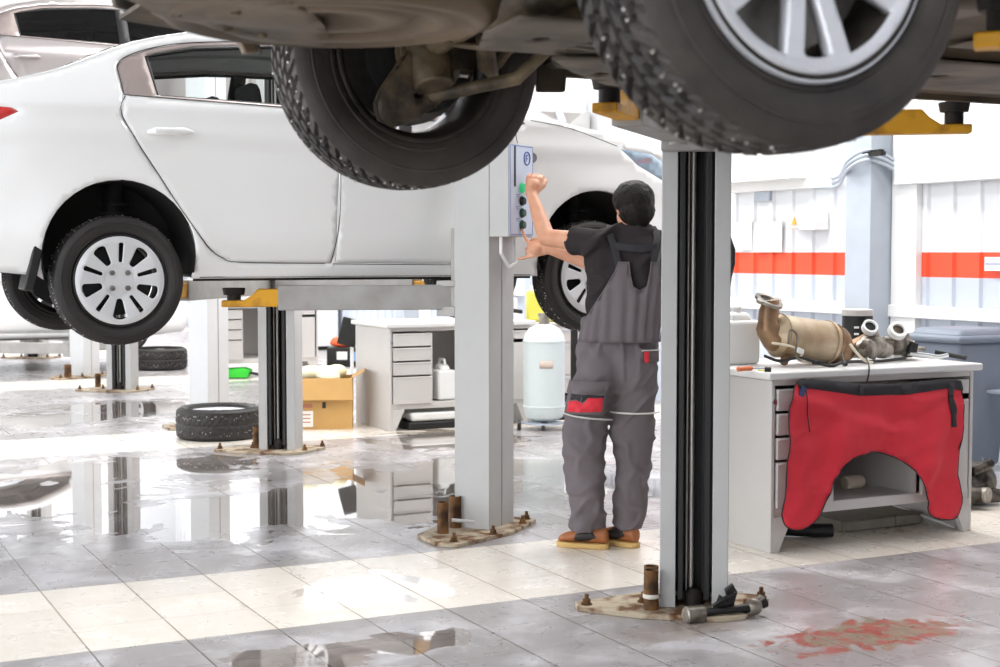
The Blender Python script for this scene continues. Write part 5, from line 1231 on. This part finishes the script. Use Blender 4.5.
# cargo pocket on the left thigh
def legp(T, th, z, off): cx, cy, rx, ry = interp(T, z); return Vector((cx+(rx+off)*cos(th), cy+(ry+off)*sin(th), z))
pk = [(R(-149), .655), (R(-149), .80), (R(-69), .80), (R(-64), .655)]
pocket = patch(pk, [], .12, lambda t, z: legp(LEGL, t, z+.03*cos(t+R(100))*0, .024), 'cargo_pocket', M_dung, per, thick=.022)
patch([(R(-142), .665), (R(-142), .715), (R(-122), .72), (R(-109), .705), (R(-102), .735), (R(-74), .735), (R(-70), .67)], [], .1, lambda t, z: legp(LEGL, t, z, .034), 'red_pocket_panel', M_red, pocket, thick=.003)
patch([(R(-139), .72), (R(-139), .755), (R(-72), .745), (R(-74), .728), (R(-102), .735), (R(-112), .712), (R(-124), .725)], [], .1, lambda t, z: legp(LEGL, t, z, .0335), 'pocket_mesh', M_strap, pocket, thick=.003)
patch([(R(-152), .755), (R(-152), .812), (R(-66), .812), (R(-68), .765), (R(-109), .748)], [], .1, lambda t, z: legp(LEGL, t, z, .036), 'pocket_flap', M_dung, pocket, thick=.005)
for T, z0, z1 in ((LEGL, .655, .618), (LEGR, .66, .655)):
    mb = MB(); mb.tube([legp(T, R(-175)+R(170)*k/24, z0+(z1-z0)*k/24, .016) for k in range(25)], .0045, 8); mb.build('reflective_piping', M_piping, per)
# back pocket with red trim
patch([(R(-65), .90), (R(-30), .90), (R(-30), .96), (R(-65), .965)], [], .1, lambda t, z: legp(HIPS, t, z-.0, .022), 'back_pocket', M_dung, per, thick=.006)
mb = MB(); mb.tube([legp(HIPS, R(-63)+R(33)*k/8, .955, .030) for k in range(9)], .003, 6); mb.build('pocket_piping', M_piping, per)
mb = MB(); mb.box(legp(HIPS, R(-56), .925, .030), (.02, .006, .05), rz=.3); mb.build('red_tag', M_red, per)
mb = MB(); mb.tube([(-.235+.35, -.11, .94), (-.235+.35, -.11, .94)], .001, 4); mb.bm.free()
# shoes
def shoe(ankle, heading, parent):
    e = Matrix.Translation(Vector((ankle[0], ankle[1], 0))) @ Matrix.Rotation(heading, 4, 'Z')
    def T(x, y, z): return e @ Vector((x*.86, y*.95, z*1.12))
    xs = [-.085, -.075, -.04, 0, .05, .10, .15, .185, .205]; wd = [.022, .034, .040, .040, .042, .048, .046, .034, .012]; ht = [.075, .09, .098, .10, .088, .074, .064, .054, .035]
    mb = MB(); rings = []
    for x, w_, h in zip(xs, wd, ht):
        rings.append([T(x, w_*cos(a), .022+max(0, (h-.022)*(.5+.5*sin(a)))) for a in [2*pi*k/20 for k in range(20)]])
    mb.loft(rings); s = mb.build('shoe', M_shoe, parent); sb = s.modifiers.new('s', 'SUBSURF'); sb.levels = sb.render_levels = 1
    mb = MB(); out = smoothc([(-.09, 0), (-.08, .030), (-.03, .044), (.05, .045), (.11, .052), (.17, .045), (.21, .015), (.21, -.015), (.17, -.045), (.11, -.050), (.05, -.043), (-.03, -.043), (-.08, -.030)], True, 3)
    mb.prism([T(x, y, 0) for x, y in out], (0, 0, .026)); mb.build('sole', M_sole, s, bevel=.006)
    for sg in (-1, 1):
        pts = [(-.025, .05), (.0, .085), (.05, .078), (.09, .058), (.10, .032), (.03, .03)]
        def wq(x): 
            for a, b, wa, wb in zip(xs, xs[1:], wd, wd[1:]):
                if a <= x <= b: return wa+(wb-wa)*(x-a)/(b-a)
            return .03
        def hq(x):
            for a, b, wa, wb in zip(xs, xs[1:], ht, ht[1:]):
                if a <= x <= b: return wa+(wb-wa)*(x-a)/(b-a)
            return .05
        def fs(x, z):
            t = max(-1, min(1, 2*(z-.022)/(hq(x)-.022)-1)); return T(x, sg*(wq(x)*sqrt(max(0, 1-t*t))+.0015), z+.001)
        patch(pts, [], .015, fs, 'side_patch', M_shoe2, s, thick=.003)
    mb = MB(); mb.tube([T(-.02, 0, .08), T(-.022, 0, .105)], [.028, .028], 16); mb.build('sock', M_strap, parent)
shoe((-.028, -.012), R(160), per); shoe((.128, .035), R(140), per)
#P2END
# ---------------------------------------------------------------- light and camera
w = bpy.data.worlds.new('daylight'); SC.world = w; w.use_nodes = True
bg = w.node_tree.nodes['Background']; bg.inputs[0].default_value = (.93, .96, 1, 1); bg.inputs[1].default_value = 2.4
def area(name, loc, rot, sx, sy, e, col=(1, 1, 1)):
    l = bpy.data.lights.new(name, 'AREA'); l.shape = 'RECTANGLE'; l.size = sx; l.size_y = sy; l.energy = e*.5; l.color = col
    o = bpy.data.objects.new(name, l); COL.objects.link(o); o.location = loc; o.rotation_euler = rot; return o
for y in (6.6, 11.6, 16.8, 22, 27): area('overhead_fill', (5.6, y, CEIL-.15), (0, 0, 0), .6, 3.5, 260, (1, .98, .95))  # added fill without fixtures, brightens the right wall
for y in (9, 14.2, 19.4): area('overhead_fill', (3.3, y, CEIL-.2), (0, 0, 0), .4, 2.4, 120, (1, .99, .97))  # added fill just below the unseen strip lights
cam = bpy.data.cameras.new('cam'); co = bpy.data.objects.new('camera', cam); COL.objects.link(co); SC.camera = co
co.location = (0, 0, H); co.rotation_euler = (pi/2-PITCH, 0, -HD)
cam.sensor_width = 36; cam.lens = F*36/1000; cam.clip_start = .05; cam.clip_end = 200
cam.dof.use_dof = True; cam.dof.focus_distance = 7.0; cam.dof.aperture_fstop = 4.5
SC.view_settings.view_transform = 'Standard'; SC.view_settings.look = 'None'; SC.view_settings.gamma = 1; SC.view_settings.use_curve_mapping = False
SC.view_settings.exposure = .62
